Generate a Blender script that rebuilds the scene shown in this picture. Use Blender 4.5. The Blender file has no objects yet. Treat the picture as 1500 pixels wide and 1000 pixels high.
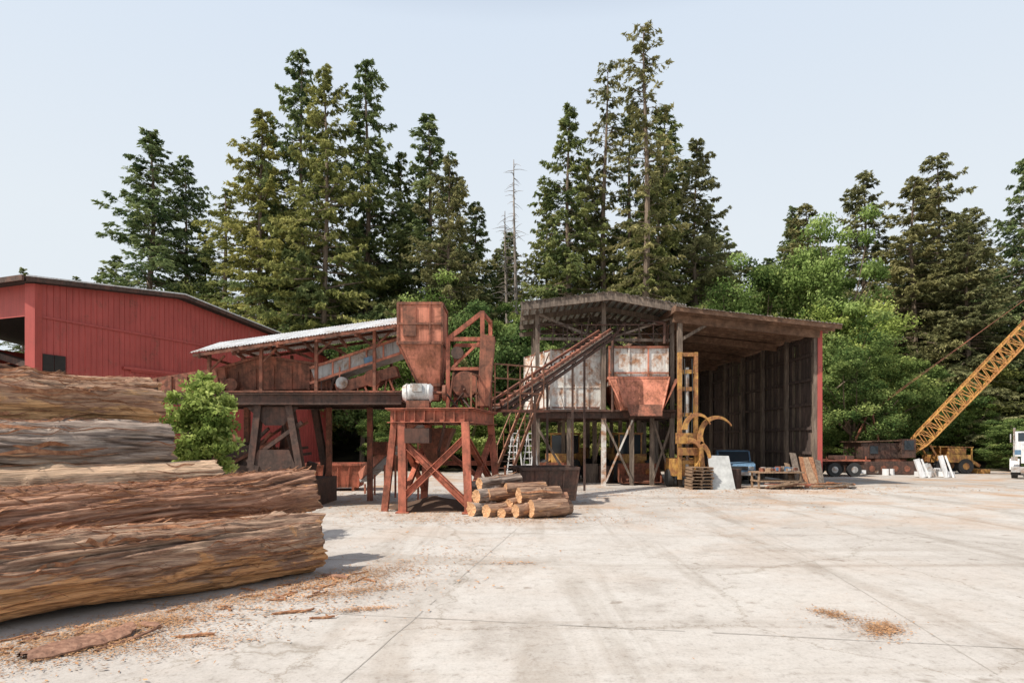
import bpy, math, random
import numpy as np
from mathutils import Vector, Matrix, noise
random.seed(7)
scene=bpy.context.scene
COL=scene.collection
R=math.radians

# ------------------------------------------------------------------ materials
def newmat(name):
    m=bpy.data.materials.new(name); m.use_nodes=True
    nt=m.node_tree; b=nt.nodes['Principled BSDF']
    return m,nt,b
def ramp(nt,stops,interp='LINEAR'):
    r=nt.nodes.new('ShaderNodeValToRGB'); cr=r.color_ramp; cr.interpolation=interp
    while len(cr.elements)<len(stops): cr.elements.new(0.5)
    for e,(p,c) in zip(cr.elements,stops):
        e.position=p; e.color=(c[0],c[1],c[2],1) if not isinstance(c,(int,float)) else (c,c,c,1)
    return r
def coords(nt,scale=(1,1,1),kind='Object'):
    tc=nt.nodes.new('ShaderNodeTexCoord'); mp=nt.nodes.new('ShaderNodeMapping')
    mp.inputs['Scale'].default_value=scale
    nt.links.new(tc.outputs[kind],mp.inputs['Vector']); return mp
def noi(nt,vec,scale,detail=6,rough=.6,dist=0):
    n=nt.nodes.new('ShaderNodeTexNoise'); n.inputs['Scale'].default_value=scale
    n.inputs['Detail'].default_value=detail; n.inputs['Roughness'].default_value=rough
    n.inputs['Distortion'].default_value=dist
    nt.links.new(vec.outputs[0],n.inputs['Vector']); return n
def mixc(nt,fac,a,b,mode='MIX'):
    m=nt.nodes.new('ShaderNodeMix'); m.data_type='RGBA'; m.blend_type=mode
    for sock,val in ((m.inputs[0],fac),(m.inputs[6],a),(m.inputs[7],b)):
        if isinstance(val,(int,float)): sock.default_value=val
        elif isinstance(val,tuple): sock.default_value=(val[0],val[1],val[2],1)
        else: nt.links.new(val,sock)
    return m.outputs[2]
def bump(nt,b,h,strength=.4,dist=.02):
    n=nt.nodes.new('ShaderNodeBump'); n.inputs['Strength'].default_value=strength; n.inputs['Distance'].default_value=dist
    nt.links.new(h,n.inputs['Height']); nt.links.new(n.outputs[0],b.inputs['Normal'])

def painted(name,paint,rust=(.13,.05,.025),amt=.45,rough=.6,metal=0.0,sc=1.7,streak=.7):
    m,nt,b=newmat(name)
    c=coords(nt); c2=coords(nt,(6,6,.4))
    n1=noi(nt,c,sc,10,.72,.4); n2=noi(nt,c2,1.8,7,.72); n3=noi(nt,c,9,6,.65); n4=noi(nt,c,.7,5,.6)
    r1=ramp(nt,[(max(0,.6-amt*.4),0.0),(min(1,.72-amt*.3),1.0)]); nt.links.new(n1.outputs[0],r1.inputs[0])
    r2=ramp(nt,[(.36,(.42,.38,.35)),(.48,(.9,.9,.9)),(.66,(1.18,1.17,1.15))]); nt.links.new(n2.outputs[0],r2.inputs[0])
    r4=ramp(nt,[(.35,(.7,.68,.66)),(.6,(1.1,1.1,1.1))]); nt.links.new(n4.outputs[0],r4.inputs[0])
    rc=ramp(nt,[(.3,tuple(x*.5 for x in rust)),(.5,rust),(.75,tuple(min(1,x*1.7) for x in rust))]); nt.links.new(n3.outputs[0],rc.inputs[0])
    out=mixc(nt,r1.outputs[0],paint,rc.outputs[0])
    out=mixc(nt,streak,out,r2.outputs[0],'MULTIPLY'); out=mixc(nt,min(1,streak*1.2),out,r4.outputs[0],'MULTIPLY')
    nt.links.new(out,b.inputs['Base Color'])
    b.inputs['Roughness'].default_value=rough; b.inputs['Metallic'].default_value=metal
    bump(nt,b,n3.outputs[0],.3,.012)
    return m
def wood(name,c1,c2,c3,sc=(6,6,.6),rough=.85):
    m,nt,b=newmat(name)
    c=coords(nt,sc); n=noi(nt,c,2.2,9,.7,.4); c0=coords(nt); n0=noi(nt,c0,.7,4,.6)
    r=ramp(nt,[(.3,c1),(.5,c2),(.72,c3)]); nt.links.new(n.outputs[0],r.inputs[0])
    r0=ramp(nt,[(.3,(.55,.55,.55)),(.7,(1.25,1.2,1.15))]); nt.links.new(n0.outputs[0],r0.inputs[0])
    nt.links.new(mixc(nt,.8,r.outputs[0],r0.outputs[0],'MULTIPLY'),b.inputs['Base Color'])
    b.inputs['Roughness'].default_value=rough; bump(nt,b,n.outputs[0],.5,.015)
    return m
def bark(name,dark,mid,light,expo,thr,zk,shift=0.0):
    m,nt,b=newmat(name)
    c=coords(nt,(.45,5.0,5.0)); n=noi(nt,c,2.0,10,.7,.8)
    cf=coords(nt,(1.1,20,20)); nf=noi(nt,cf,2.5,6,.7,.5)
    r=ramp(nt,[(.28,dark),(.45,mid),(.6,light),(.75,tuple(x*1.35 for x in light))]); nt.links.new(n.outputs[0],r.inputs[0])
    c2=coords(nt,(.7,2.2,2.2)); n2=noi(nt,c2,1.5,8,.68,.8)
    sep=nt.nodes.new('ShaderNodeSeparateXYZ'); nt.links.new(coords(nt).outputs[0],sep.inputs[0])
    ma=nt.nodes.new('ShaderNodeMath'); ma.operation='MULTIPLY_ADD'; nt.links.new(sep.outputs[2],ma.inputs[0])
    ma.inputs[1].default_value=zk; nt.links.new(n2.outputs[0],ma.inputs[2])
    rm=ramp(nt,[(thr,0.0),(thr+.05,1.0)]); nt.links.new(ma.outputs[0],rm.inputs[0])
    ce=coords(nt,(.35,6,6)); ne=noi(nt,ce,1.4,9,.72,.6)
    re=ramp(nt,[(.3,tuple(x*.22 for x in expo)),(.41,tuple(x*.62 for x in expo)),(.5,expo),(.62,tuple(min(1,x*1.25) for x in expo)),(.75,tuple(min(1,x*1.4+.04) for x in expo))]); nt.links.new(ne.outputs[0],re.inputs[0])
    # drying cracks running along the grain
    cc=coords(nt,(.5,11,11)); nc=noi(nt,cc,1.3,3,.5,.7); rcc=ramp(nt,[(.47,(1,1,1)),(.495,(.3,.22,.17)),(.505,(.3,.22,.17)),(.53,(1,1,1))]); nt.links.new(nc.outputs[0],rcc.inputs[0])
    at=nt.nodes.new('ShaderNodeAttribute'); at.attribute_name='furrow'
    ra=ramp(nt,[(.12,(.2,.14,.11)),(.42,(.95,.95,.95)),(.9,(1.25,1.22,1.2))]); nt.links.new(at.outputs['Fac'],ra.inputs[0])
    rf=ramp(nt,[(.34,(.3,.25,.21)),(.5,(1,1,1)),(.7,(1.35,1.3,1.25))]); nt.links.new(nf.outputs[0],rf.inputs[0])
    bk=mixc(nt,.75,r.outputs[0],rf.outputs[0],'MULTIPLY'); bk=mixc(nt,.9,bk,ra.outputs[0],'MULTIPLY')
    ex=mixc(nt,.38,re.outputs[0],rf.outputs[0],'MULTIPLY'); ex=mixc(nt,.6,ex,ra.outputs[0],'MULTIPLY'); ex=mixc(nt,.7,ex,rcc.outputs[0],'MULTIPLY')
    col=mixc(nt,rm.outputs[0],bk,ex)
    nt.links.new(col,b.inputs['Base Color']); b.inputs['Roughness'].default_value=.9
    bump(nt,b,nf.outputs[0],.8,.03)
    return m
def plain(name,c,rough=.6,metal=0):
    m,nt,b=newmat(name); co=coords(nt); n=noi(nt,co,3,6,.65)
    r=ramp(nt,[(.3,tuple(x*.7 for x in c)),(.7,tuple(min(1,x*1.2) for x in c))]); nt.links.new(n.outputs[0],r.inputs[0])
    nt.links.new(r.outputs[0],b.inputs['Base Color']); b.inputs['Roughness'].default_value=rough; b.inputs['Metallic'].default_value=metal
    return m
def foliage(name,dark,mid,light,trans=.3):
    m,nt,b=newmat(name)
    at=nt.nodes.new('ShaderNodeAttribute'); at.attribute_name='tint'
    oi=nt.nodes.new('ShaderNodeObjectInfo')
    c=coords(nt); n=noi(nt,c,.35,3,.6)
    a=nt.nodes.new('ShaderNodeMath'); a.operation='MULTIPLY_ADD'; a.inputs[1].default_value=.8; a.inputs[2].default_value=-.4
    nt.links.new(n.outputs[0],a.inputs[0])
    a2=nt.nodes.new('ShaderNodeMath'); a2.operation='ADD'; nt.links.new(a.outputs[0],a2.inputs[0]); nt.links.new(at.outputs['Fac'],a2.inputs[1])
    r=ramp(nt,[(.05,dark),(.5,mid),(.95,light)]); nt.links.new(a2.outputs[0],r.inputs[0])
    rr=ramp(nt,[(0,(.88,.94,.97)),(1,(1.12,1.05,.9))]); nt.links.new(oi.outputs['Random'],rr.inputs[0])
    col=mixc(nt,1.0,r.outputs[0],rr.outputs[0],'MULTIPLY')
    nt.nodes.remove(b)
    d=nt.nodes.new('ShaderNodeBsdfDiffuse'); t=nt.nodes.new('ShaderNodeBsdfTranslucent'); mx=nt.nodes.new('ShaderNodeMixShader')
    mx.inputs[0].default_value=trans
    nt.links.new(col,d.inputs[0]); nt.links.new(col,t.inputs[0]); nt.links.new(d.outputs[0],mx.inputs[1]); nt.links.new(t.outputs[0],mx.inputs[2])
    nt.links.new(mx.outputs[0],nt.nodes['Material Output'].inputs[0])
    return m

M={}
M['redwall']=painted('red_wall_paint',(.45,.085,.07),(.33,.085,.065),.1,.6,streak=.3)
M['redsteel']=painted('red_oxide_steel',(.54,.16,.095),(.27,.09,.05),.5,.65)
M['rust']=painted('rusted_steel',(.42,.145,.085),(.17,.07,.042),.62,.75)
M['rustlight']=painted('orange_rust_plate',(.66,.25,.16),(.36,.135,.075),.5,.7)
M['darkrust']=painted('dark_rust_steel',(.14,.065,.045),(.07,.042,.032),.6,.75)
M['white']=painted('weathered_white_paint',(.76,.75,.71),(.42,.22,.12),.36,.55,streak=.5)
M['galv']=painted('galvanised_sheet',(.74,.75,.75),(.5,.4,.32),.18,.5,.0,streak=.5)
M['greymetal']=painted('grey_metal',(.45,.46,.46),(.24,.14,.08),.4,.5)
M['greyw']=painted('motor_grey_paint',(.68,.68,.67),(.3,.2,.15),.2,.5,streak=.4)
M['yellow']=painted('faded_yellow_paint',(.6,.35,.09),(.3,.13,.05),.55,.6)
M['orange']=painted('rusty_orange_paint',(.40,.15,.07),(.2,.09,.05),.6,.65)
M['blue']=painted('blue_paint',(.12,.22,.34),(.2,.2,.2),.15,.4)
M['whitep']=painted('truck_white_paint',(.72,.73,.74),(.4,.38,.35),.15,.35,streak=.4)
M['oldwood']=wood('old_grey_wood',(.07,.055,.045),(.18,.14,.11),(.34,.28,.23))
M['beamwood']=wood('brown_timber',(.08,.045,.03),(.19,.11,.07),(.32,.2,.135),(1.5,1.5,1.5))
M['siding']=wood('dark_siding',(.035,.028,.026),(.085,.062,.055),(.2,.14,.12))
M['pallet']=wood('pallet_wood',(.15,.1,.06),(.3,.2,.13),(.45,.33,.22))
M['plyw']=plain('weathered_panel',(.45,.46,.45),.7)
M['black']=plain('black_rubber',(.03,.03,.03),.8)
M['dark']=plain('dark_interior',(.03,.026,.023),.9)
M['chip']=wood('chip_wood',(.22,.11,.055),(.46,.25,.12),(.62,.4,.22),(3,3,3))
M['strip']=wood('bark_fibre',(.13,.055,.03),(.33,.15,.075),(.54,.3,.16),(5,5,5))
M['cut']=wood('cut_wood',(.32,.15,.07),(.58,.33,.17),(.72,.49,.3),(9,9,9))
M['slab']=wood('bark_slab_wood',(.11,.055,.035),(.27,.14,.09),(.42,.25,.17),(7,7,5))
M['dirt']=plain('dark_soil',(.1,.06,.04),.95)
m,nt,b=newmat('glass'); b.inputs['Base Color'].default_value=(.03,.04,.05,1); b.inputs['Roughness'].default_value=.08; M['glass']=m
M['trunk']=wood('conifer_bark',(.08,.06,.045),(.2,.15,.11),(.34,.27,.21),(4,4,.5))
M['snag']=wood('dead_wood',(.16,.14,.12),(.3,.26,.23),(.44,.39,.35),(4,4,.5))
M['con_g']=foliage('conifer_foliage',(.045,.08,.038),(.175,.22,.09),(.39,.42,.18))
M['con_y']=foliage('conifer_foliage_yellow',(.06,.085,.032),(.24,.255,.088),(.48,.46,.18))
M['con_b']=foliage('conifer_foliage_olive',(.055,.07,.036),(.205,.205,.095),(.43,.40,.2))
M['con_d']=foliage('conifer_foliage_dark',(.05,.08,.045),(.15,.195,.1),(.32,.36,.17))
M['br_l']=foliage('broadleaf_light',(.08,.13,.035),(.28,.37,.11),(.48,.56,.21),.35)
M['br_g']=foliage('broadleaf_green',(.05,.09,.03),(.175,.245,.08),(.36,.43,.15),.35)
M['br_y']=foliage('broadleaf_yellow',(.09,.12,.04),(.32,.34,.11),(.52,.52,.22),.35)
M['bk1']=bark('log_bark_orange',(.07,.036,.022),(.23,.135,.09),(.42,.29,.2),(.56,.305,.14),.50,-.34)
M['bk2']=bark('log_bark_brown',(.06,.03,.02),(.23,.115,.072),(.42,.24,.155),(.54,.27,.125),.58,-.2)
M['bk3']=bark('log_bark_grey',(.07,.052,.043),(.22,.17,.14),(.4,.33,.275),(.46,.29,.18),.61,-.2)
M['bk4']=bark('log_bark_pale',(.16,.1,.065),(.42,.29,.19),(.58,.44,.31),(.60,.42,.28),.45,.1)
M['bk5']=bark('cut_log_bark',(.06,.035,.025),(.22,.125,.08),(.38,.25,.17),(.48,.26,.125),.57,-.2)
M['bk6']=bark('log_bark_orange_top',(.07,.036,.022),(.25,.14,.09),(.44,.29,.19),(.6,.36,.18),.52,-.5)

# ------------------------------------------------------------------ mesh builder
class MB:
    def __init__(s): s.v=[];s.f=[];s.m=[];s.sm=[]
    def add(s,vs,fs,mi=0,smooth=False):
        o=len(s.v); s.v+= [tuple(p) for p in vs]
        for f in fs: s.f.append([o+i for i in f]); s.m.append(mi); s.sm.append(smooth)
    def quad(s,a,b,c,d,mi=0): s.add([a,b,c,d],[(0,1,2,3)],mi)
    def box(s,c,d,mi=0,rz=0,j=.0015):
        hx,hy,hz=[x/2+random.uniform(-j,j) for x in d]; ca,sa=math.cos(rz),math.sin(rz); vs=[]
        for z in(-hz,hz):
            for x,y in((-hx,-hy),(hx,-hy),(hx,hy),(-hx,hy)):
                vs.append((c[0]+x*ca-y*sa,c[1]+x*sa+y*ca,c[2]+z))
        s.add(vs,[(0,3,2,1),(4,5,6,7),(0,1,5,4),(1,2,6,5),(2,3,7,6),(3,0,4,7)],mi)
    def beam(s,p,q,w=.1,h=None,mi=0,up=(0,0,1)):
        h=h or w; w+=random.uniform(-.003,.003); h+=random.uniform(-.003,.003)
        p=Vector(p);q=Vector(q);d=(q-p).normalized(); u=Vector(up)
        if abs(d.dot(u))>.98: u=Vector((0,1,0))
        a=d.cross(u).normalized()*w/2; b2=a.cross(d).normalized()*h/2
        vs=[p-a-b2,p+a-b2,p+a+b2,p-a+b2,q-a-b2,q+a-b2,q+a+b2,q-a+b2]
        s.add(vs,[(0,1,2,3),(7,6,5,4),(0,4,5,1),(1,5,6,2),(2,6,7,3),(3,7,4,0)],mi)
    def ib(s,p,q,w=.25,h=.3,mi=0):
        p=Vector(p);q=Vector(q);d=(q-p).normalized(); u=Vector((0,0,1))
        if abs(d.dot(u))>.9: u=Vector((0,1,0))
        a=d.cross(u).normalized(); n=a.cross(d).normalized()*(h/2-.012)
        s.beam(p+n,q+n,w,.025,mi,u); s.beam(p-n,q-n,w,.025,mi,u); s.beam(p,q,.025,h-.05,mi,u)
    def cyl(s,p,q,r0,r1=None,n=12,mi=0,cap=True,smooth=True):
        r1=r0 if r1 is None else r1
        p=Vector(p);q=Vector(q);d=(q-p).normalized(); u=Vector((0,0,1)) if abs(d.z)<.95 else Vector((1,0,0))
        a=d.cross(u).normalized(); b2=d.cross(a); vs=[]
        for c,r in((p,r0),(q,r1)):
            for i in range(n):
                t=2*math.pi*i/n; vs.append(c+a*math.cos(t)*r+b2*math.sin(t)*r)
        s.add(vs,[(i,(i+1)%n,n+(i+1)%n,n+i) for i in range(n)],mi,smooth)
        if cap: s.add(vs,[tuple(range(n))[::-1],tuple(range(n,2*n))],mi)
    def pipe(s,pts,r,n=6,mi=0):
        for a,b2 in zip(pts[:-1],pts[1:]): s.cyl(a,b2,r,r,n,mi,True)
    def obj(s,name,mats,parent=None,bev=0,mat=None,fur=None):
        me=bpy.data.meshes.new(name); me.from_pydata(s.v,[],s.f)
        for k in mats: me.materials.append(M[k])
        me.polygons.foreach_set('material_index',s.m); me.polygons.foreach_set('use_smooth',s.sm); me.update()
        if fur is not None:
            at=me.attributes.new('furrow','FLOAT','POINT'); a=np.full(len(s.v),.6,dtype=np.float32); a[:len(fur)]=fur; at.data.foreach_set('value',a)
        o=bpy.data.objects.new(name,me); COL.objects.link(o)
        if parent: o.parent=parent
        if mat: o.matrix_world=mat
        if bev:
            bm=o.modifiers.new('bev','BEVEL'); bm.width=bev; bm.segments=2; bm.limit_method='ANGLE'
        return o
def empty(name,loc=(0,0,0)):
    e=bpy.data.objects.new(name,None); COL.objects.link(e); e.location=loc; e.empty_display_size=.2; return e
def V(*a): return Vector(a)
def lerp(a,b,t): return tuple(a[i]+(b[i]-a[i])*t for i in range(3))

# ------------------------------------------------------------------ ground
def gz(x,y):
    t=max(0,y-50); z=t*.21 if t<70 else 14.7+ (t-70)*.02
    return z
def build_ground():
    xs=np.concatenate([np.linspace(-900,-120,8),np.linspace(-110,110,56),np.linspace(120,900,8)])
    ys=np.concatenate([np.linspace(-900,-60,7),np.linspace(-40,140,61),np.linspace(170,1100,8)])
    vs=[];fs=[]
    for y in ys:
        for x in xs:
            z=gz(x,y)
            if y>50: z+=noise.noise(V(x*.08,y*.08,0))*1.2*min(1,(y-50)/10)
            vs.append((x,y,z-.02))
    n=len(xs)
    for j in range(len(ys)-1):
        for i in range(n-1): fs.append((j*n+i,j*n+i+1,(j+1)*n+i+1,(j+1)*n+i))
    m,nt,b=newmat('forest_floor'); c=coords(nt); n1=noi(nt,c,.5,8,.7); 
    r=ramp(nt,[(.3,(.04,.045,.02)),(.5,(.11,.09,.05)),(.7,(.24,.2,.12))]); nt.links.new(n1.outputs[0],r.inputs[0]); nt.links.new(r.outputs[0],b.inputs['Base Color'])
    b.inputs['Roughness'].default_value=.95
    me=bpy.data.meshes.new('ground'); me.from_pydata(vs,[],fs); me.materials.append(m)
    o=bpy.data.objects.new('ground',me); COL.objects.link(o)
build_ground()
def build_yard():
    m,nt,b=newmat('yard_concrete'); c=coords(nt)
    big=noi(nt,c,.11,7,.65,.6); med=noi(nt,c,.8,9,.72,.4); fine=noi(nt,c,30,6,.8); grit=noi(nt,c,7,8,.75,.2)
    st=coords(nt,(.8,.09,1)); st.inputs['Rotation'].default_value=(0,0,R(-25)); tr=noi(nt,st,.9,7,.65,.7)
    st2=coords(nt,(.1,.9,1)); st2.inputs['Rotation'].default_value=(0,0,R(12)); tr2=noi(nt,st2,.7,7,.65,.7)
    r=ramp(nt,[(.3,(.385,.355,.32)),(.45,(.475,.445,.41)),(.6,(.52,.495,.46)),(.75,(.56,.54,.51))]); nt.links.new(big.outputs[0],r.inputs[0])
    r2=ramp(nt,[(.28,(.7,.67,.64)),(.46,(.96,.95,.94)),(.6,(1.02,1.02,1.02)),(.75,(1.1,1.1,1.1))]); nt.links.new(med.outputs[0],r2.inputs[0])
    r3=ramp(nt,[(.3,(.5,.46,.42)),(.44,(.95,.95,.95)),(.7,(1.13,1.13,1.13))]); nt.links.new(fine.outputs[0],r3.inputs[0])
    r5=ramp(nt,[(.32,(.66,.63,.6)),(.45,(.96,.96,.96)),(.7,(1.06,1.06,1.06))]); nt.links.new(grit.outputs[0],r5.inputs[0])
    r4=ramp(nt,[(.36,(.78,.755,.725)),(.48,(1,1,1))]); nt.links.new(tr.outputs[0],r4.inputs[0])
    r6=ramp(nt,[(.34,(.81,.78,.75)),(.46,(1,1,1))]); nt.links.new(tr2.outputs[0],r6.inputs[0])
    col=mixc(nt,1,r.outputs[0],r2.outputs[0],'MULTIPLY'); col=mixc(nt,.8,col,r3.outputs[0],'MULTIPLY')
    for q in(r4,r5,r6): col=mixc(nt,1,col,q.outputs[0],'MULTIPLY')
    sp=noi(nt,c,1.7,4,.5,.2); rsp=ramp(nt,[(.66,(1,1,1)),(.72,(.62,.58,.54))]); nt.links.new(sp.outputs[0],rsp.inputs[0])
    col=mixc(nt,1,col,rsp.outputs[0],'MULTIPLY')
    vo=nt.nodes.new('ShaderNodeTexVoronoi'); vo.feature='DISTANCE_TO_EDGE'; vo.inputs['Scale'].default_value=.22
    w=nt.nodes.new('ShaderNodeVectorMath'); w.operation='MULTIPLY_ADD'; wn=noi(nt,c,1.2,6,.7)
    nt.links.new(wn.outputs['Color'],w.inputs[0]); w.inputs[1].default_value=(1.2,1.2,0); nt.links.new(c.outputs[0],w.inputs[2]); nt.links.new(w.outputs[0],vo.inputs['Vector'])
    rc=ramp(nt,[(.0,(.6,.56,.5)),(.005,(1,1,1))]); nt.links.new(vo.outputs[0],rc.inputs[0])
    col=mixc(nt,.8,col,rc.outputs[0],'MULTIPLY')
    sd=noi(nt,c,.28,8,.72,.5); rs=ramp(nt,[(.48,0.0),(.64,.85)]); nt.links.new(sd.outputs[0],rs.inputs[0])
    sep=nt.nodes.new('ShaderNodeSeparateXYZ'); nt.links.new(c.outputs[0],sep.inputs[0])
    mr=nt.nodes.new('ShaderNodeMapRange'); mr.inputs[1].default_value=12; mr.inputs[2].default_value=24; mr.inputs[3].default_value=.14; mr.inputs[4].default_value=1; nt.links.new(sep.outputs[1],mr.inputs[0])
    mu=nt.nodes.new('ShaderNodeMath'); mu.operation='MULTIPLY'; nt.links.new(rs.outputs[0],mu.inputs[0]); nt.links.new(mr.outputs[0],mu.inputs[1])
    col=mixc(nt,mu.outputs[0],col,(.42,.26,.15))
    nt.links.new(col,b.inputs['Base Color']); b.inputs['Roughness'].default_value=.9
    bump(nt,b,fine.outputs[0],.35,.01)
    me=bpy.data.meshes.new('concrete_yard')
    pts=[(-80,-30),(90,-30),(90,44)]+[(x,44.5+1.2*noise.noise(V(x*.3,1,0))) for x in range(85,-80,-3)]+[(-80,44)]
    me.from_pydata([(x,y,0) for x,y in pts],[],[list(range(len(pts)))]); me.materials.append(m)
    o=bpy.data.objects.new('concrete_yard',me); COL.objects.link(o)
    j=MB(); d=V(.169,.986,0); q=V(.986,-.169,0); p0=V(.88,19.8,.004)
    jm,nt,bb=newmat('joint_filler'); cc=coords(nt); nn=noi(nt,cc,2.5,6,.7); rj=ramp(nt,[(.35,(.27,.245,.21)),(.6,(.42,.39,.35))]); nt.links.new(nn.outputs[0],rj.inputs[0]); nt.links.new(rj.outputs[0],bb.inputs['Base Color']); bb.inputs['Roughness'].default_value=.95; M['joint']=jm
    def strip(a,dr,sd,Lh,N):
        prev=None
        for i in range(N+1):
            s0=a+dr*(i*Lh/N)+sd*(.02*noise.noise(V(i*.35,a.x,a.y))); w=.005+.008*abs(noise.noise(V(i*.8,a.x,3)))
            cur=(s0-sd*w,s0+sd*w)
            if prev and random.random()<.93: j.quad(prev[0],prev[1],cur[1],cur[0])
            prev=cur
    for k in (-2,0,1,3): strip(p0+q*k*6.0-d*22,d,q,44,150)
    for k in (0,2): strip(V(-4.8,8.25,.0085)+d*k*7.5-q*20,q,d,55,180)
    j.obj('expansion_joints',['joint'])
build_yard()

# ------------------------------------------------------------------ fast quad meshes
def quad_mesh(name,Q,T,MI,mats):
    Q=np.asarray(Q,dtype=np.float32); n=len(Q)
    me=bpy.data.meshes.new(name); me.vertices.add(n*4); me.vertices.foreach_set('co',Q.reshape(-1))
    me.loops.add(n*4); me.loops.foreach_set('vertex_index',np.arange(n*4,dtype=np.int32))
    me.polygons.add(n); me.polygons.foreach_set('loop_start',np.arange(0,n*4,4,dtype=np.int32))
    try: me.polygons.foreach_set('loop_total',np.full(n,4,dtype=np.int32))
    except Exception: pass
    for k in mats: me.materials.append(M[k])
    me.polygons.foreach_set('material_index',np.asarray(MI,dtype=np.int32))
    at=me.attributes.new('tint','FLOAT','POINT'); at.data.foreach_set('value',np.repeat(np.asarray(T,dtype=np.float32),4))
    me.update(calc_edges=True); me.validate(); return me
def tube(pts,rad,n=6):
    pts=[np.array(p,float) for p in pts]; rings=[]
    for i,p in enumerate(pts):
        d=pts[min(i+1,len(pts)-1)]-pts[max(i-1,0)]; d/= (np.linalg.norm(d)+1e-9)
        u=np.array([0,0,1.]) if abs(d[2])<.9 else np.array([1.,0,0]); a=np.cross(d,u); a/=np.linalg.norm(a); b2=np.cross(d,a)
        t=np.arange(n)*2*np.pi/n; rings.append(p+rad[i]*(np.cos(t)[:,None]*a+np.sin(t)[:,None]*b2))
    out=[]
    for r0,r1 in zip(rings[:-1],rings[1:]):
        for k in range(n): out.append([r0[k],r0[(k+1)%n],r1[(k+1)%n],r1[k]])
    return out
def unit(a): return a/(np.linalg.norm(a,axis=-1,keepdims=True)+1e-9)

def conifer_mesh(name,H,Rr,seed,nb=260,tw=5.0,lt=12,base=.12,pexp=.8,gap=.1,droop=.25,leaf=(.16,.046),el0=-10):
    g=np.random.default_rng(seed); quads=[]
    lean=g.normal(0,.3,2)
    def tp(t): return np.array([lean[0]*math.sin(t*2.5)+.12*math.sin(t*9+seed),lean[1]*math.sin(t*2.2)+.1*math.cos(t*8),t*H])
    P=[tp(t) for t in np.linspace(0,1,14)]; rad=[H*.010*(1-t)**.8+.02 for t in np.linspace(0,1,14)]
    quads+=tube(P,rad,8)
    LQ=[];LT=[]
    sect=g.uniform(.55,1.25,(14,8))
    for i in range(nb):
        u=(i+g.random())/nb; tt=u**1.05; t=base+(1-base)*tt
        az=g.uniform(0,2*np.pi); sf=sect[int(tt*13.99),int(az/(2*np.pi)*7.99)]
        L=Rr*((1-tt)**pexp)*(min(1,.55+tt*2.0))*g.uniform(.55,1.15)*sf+.42
        if g.random()<gap: L*=.35
        p0=tp(t); el=R(el0+42*tt**1.4+g.normal(0,9))
        fwd=np.array([math.cos(az),math.sin(az),0.]); sid=np.array([-fwd[1],fwd[0],0.])
        def pos(s):
            s=np.asarray(s)[...,None]
            return p0+fwd*L*s*math.cos(el)+np.array([0,0,1.])*(math.sin(el)*L*s-droop*L*s*s+droop*.7*L*s**4)
        bp=pos(np.linspace(0,.95,5)); quads+=tube(bp,[.015+.010*L,.008*L+.012,.006*L+.01,.010,.005],4)
        k=max(5,int(L*tw)); s=.12+.88*g.random(k)**.75
        side=np.where(g.random(k)<.5,-1.,1.); lw=(.30*L*(1.08-s)+.26)*g.uniform(.45,1.2,k)
        bs=g.normal(0,.14)
        n=lt; q=g.random((k,n))**.8
        pp=pos(s)[:,None,:]
        td=unit(fwd*.85+sid*side[:,None]*1.0+np.array([0,0,1.])*g.normal(-.15,.22,k)[:,None])
        c=pp+td[:,None,:]*(lw[:,None]*q)[...,None]
        c[...,2]-=droop*1.1*lw[:,None]*q*q
        c+=g.normal(0,.05,c.shape)*np.array([1,1,1.1])
        dirs=unit(td[:,None,:]*.9+g.normal(0,.5,c.shape)+np.array([0,0,-.45]))
        nr=unit(g.normal(0,.9,c.shape)+np.array([0,0,.7]))
        wv=unit(np.cross(dirs,nr))
        l=leaf[0]*g.uniform(.6,1.5,(k,n,1)); w=leaf[1]*g.uniform(.7,1.5,(k,n,1))
        Q=np.stack([c-dirs*l,c+wv*w,c+dirs*l,c-wv*w],axis=2).reshape(-1,4,3)
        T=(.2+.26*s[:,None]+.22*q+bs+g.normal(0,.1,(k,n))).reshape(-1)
        LQ.append(Q);LT.append(T)
    nq=len(quads); A=np.concatenate([np.array(quads)]+LQ); T=np.concatenate([np.zeros(nq)]+LT)
    MI=np.concatenate([np.ones(nq),np.zeros(len(A)-nq)])
    return quad_mesh(name,A,T,MI,['con_g','trunk'])
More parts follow.
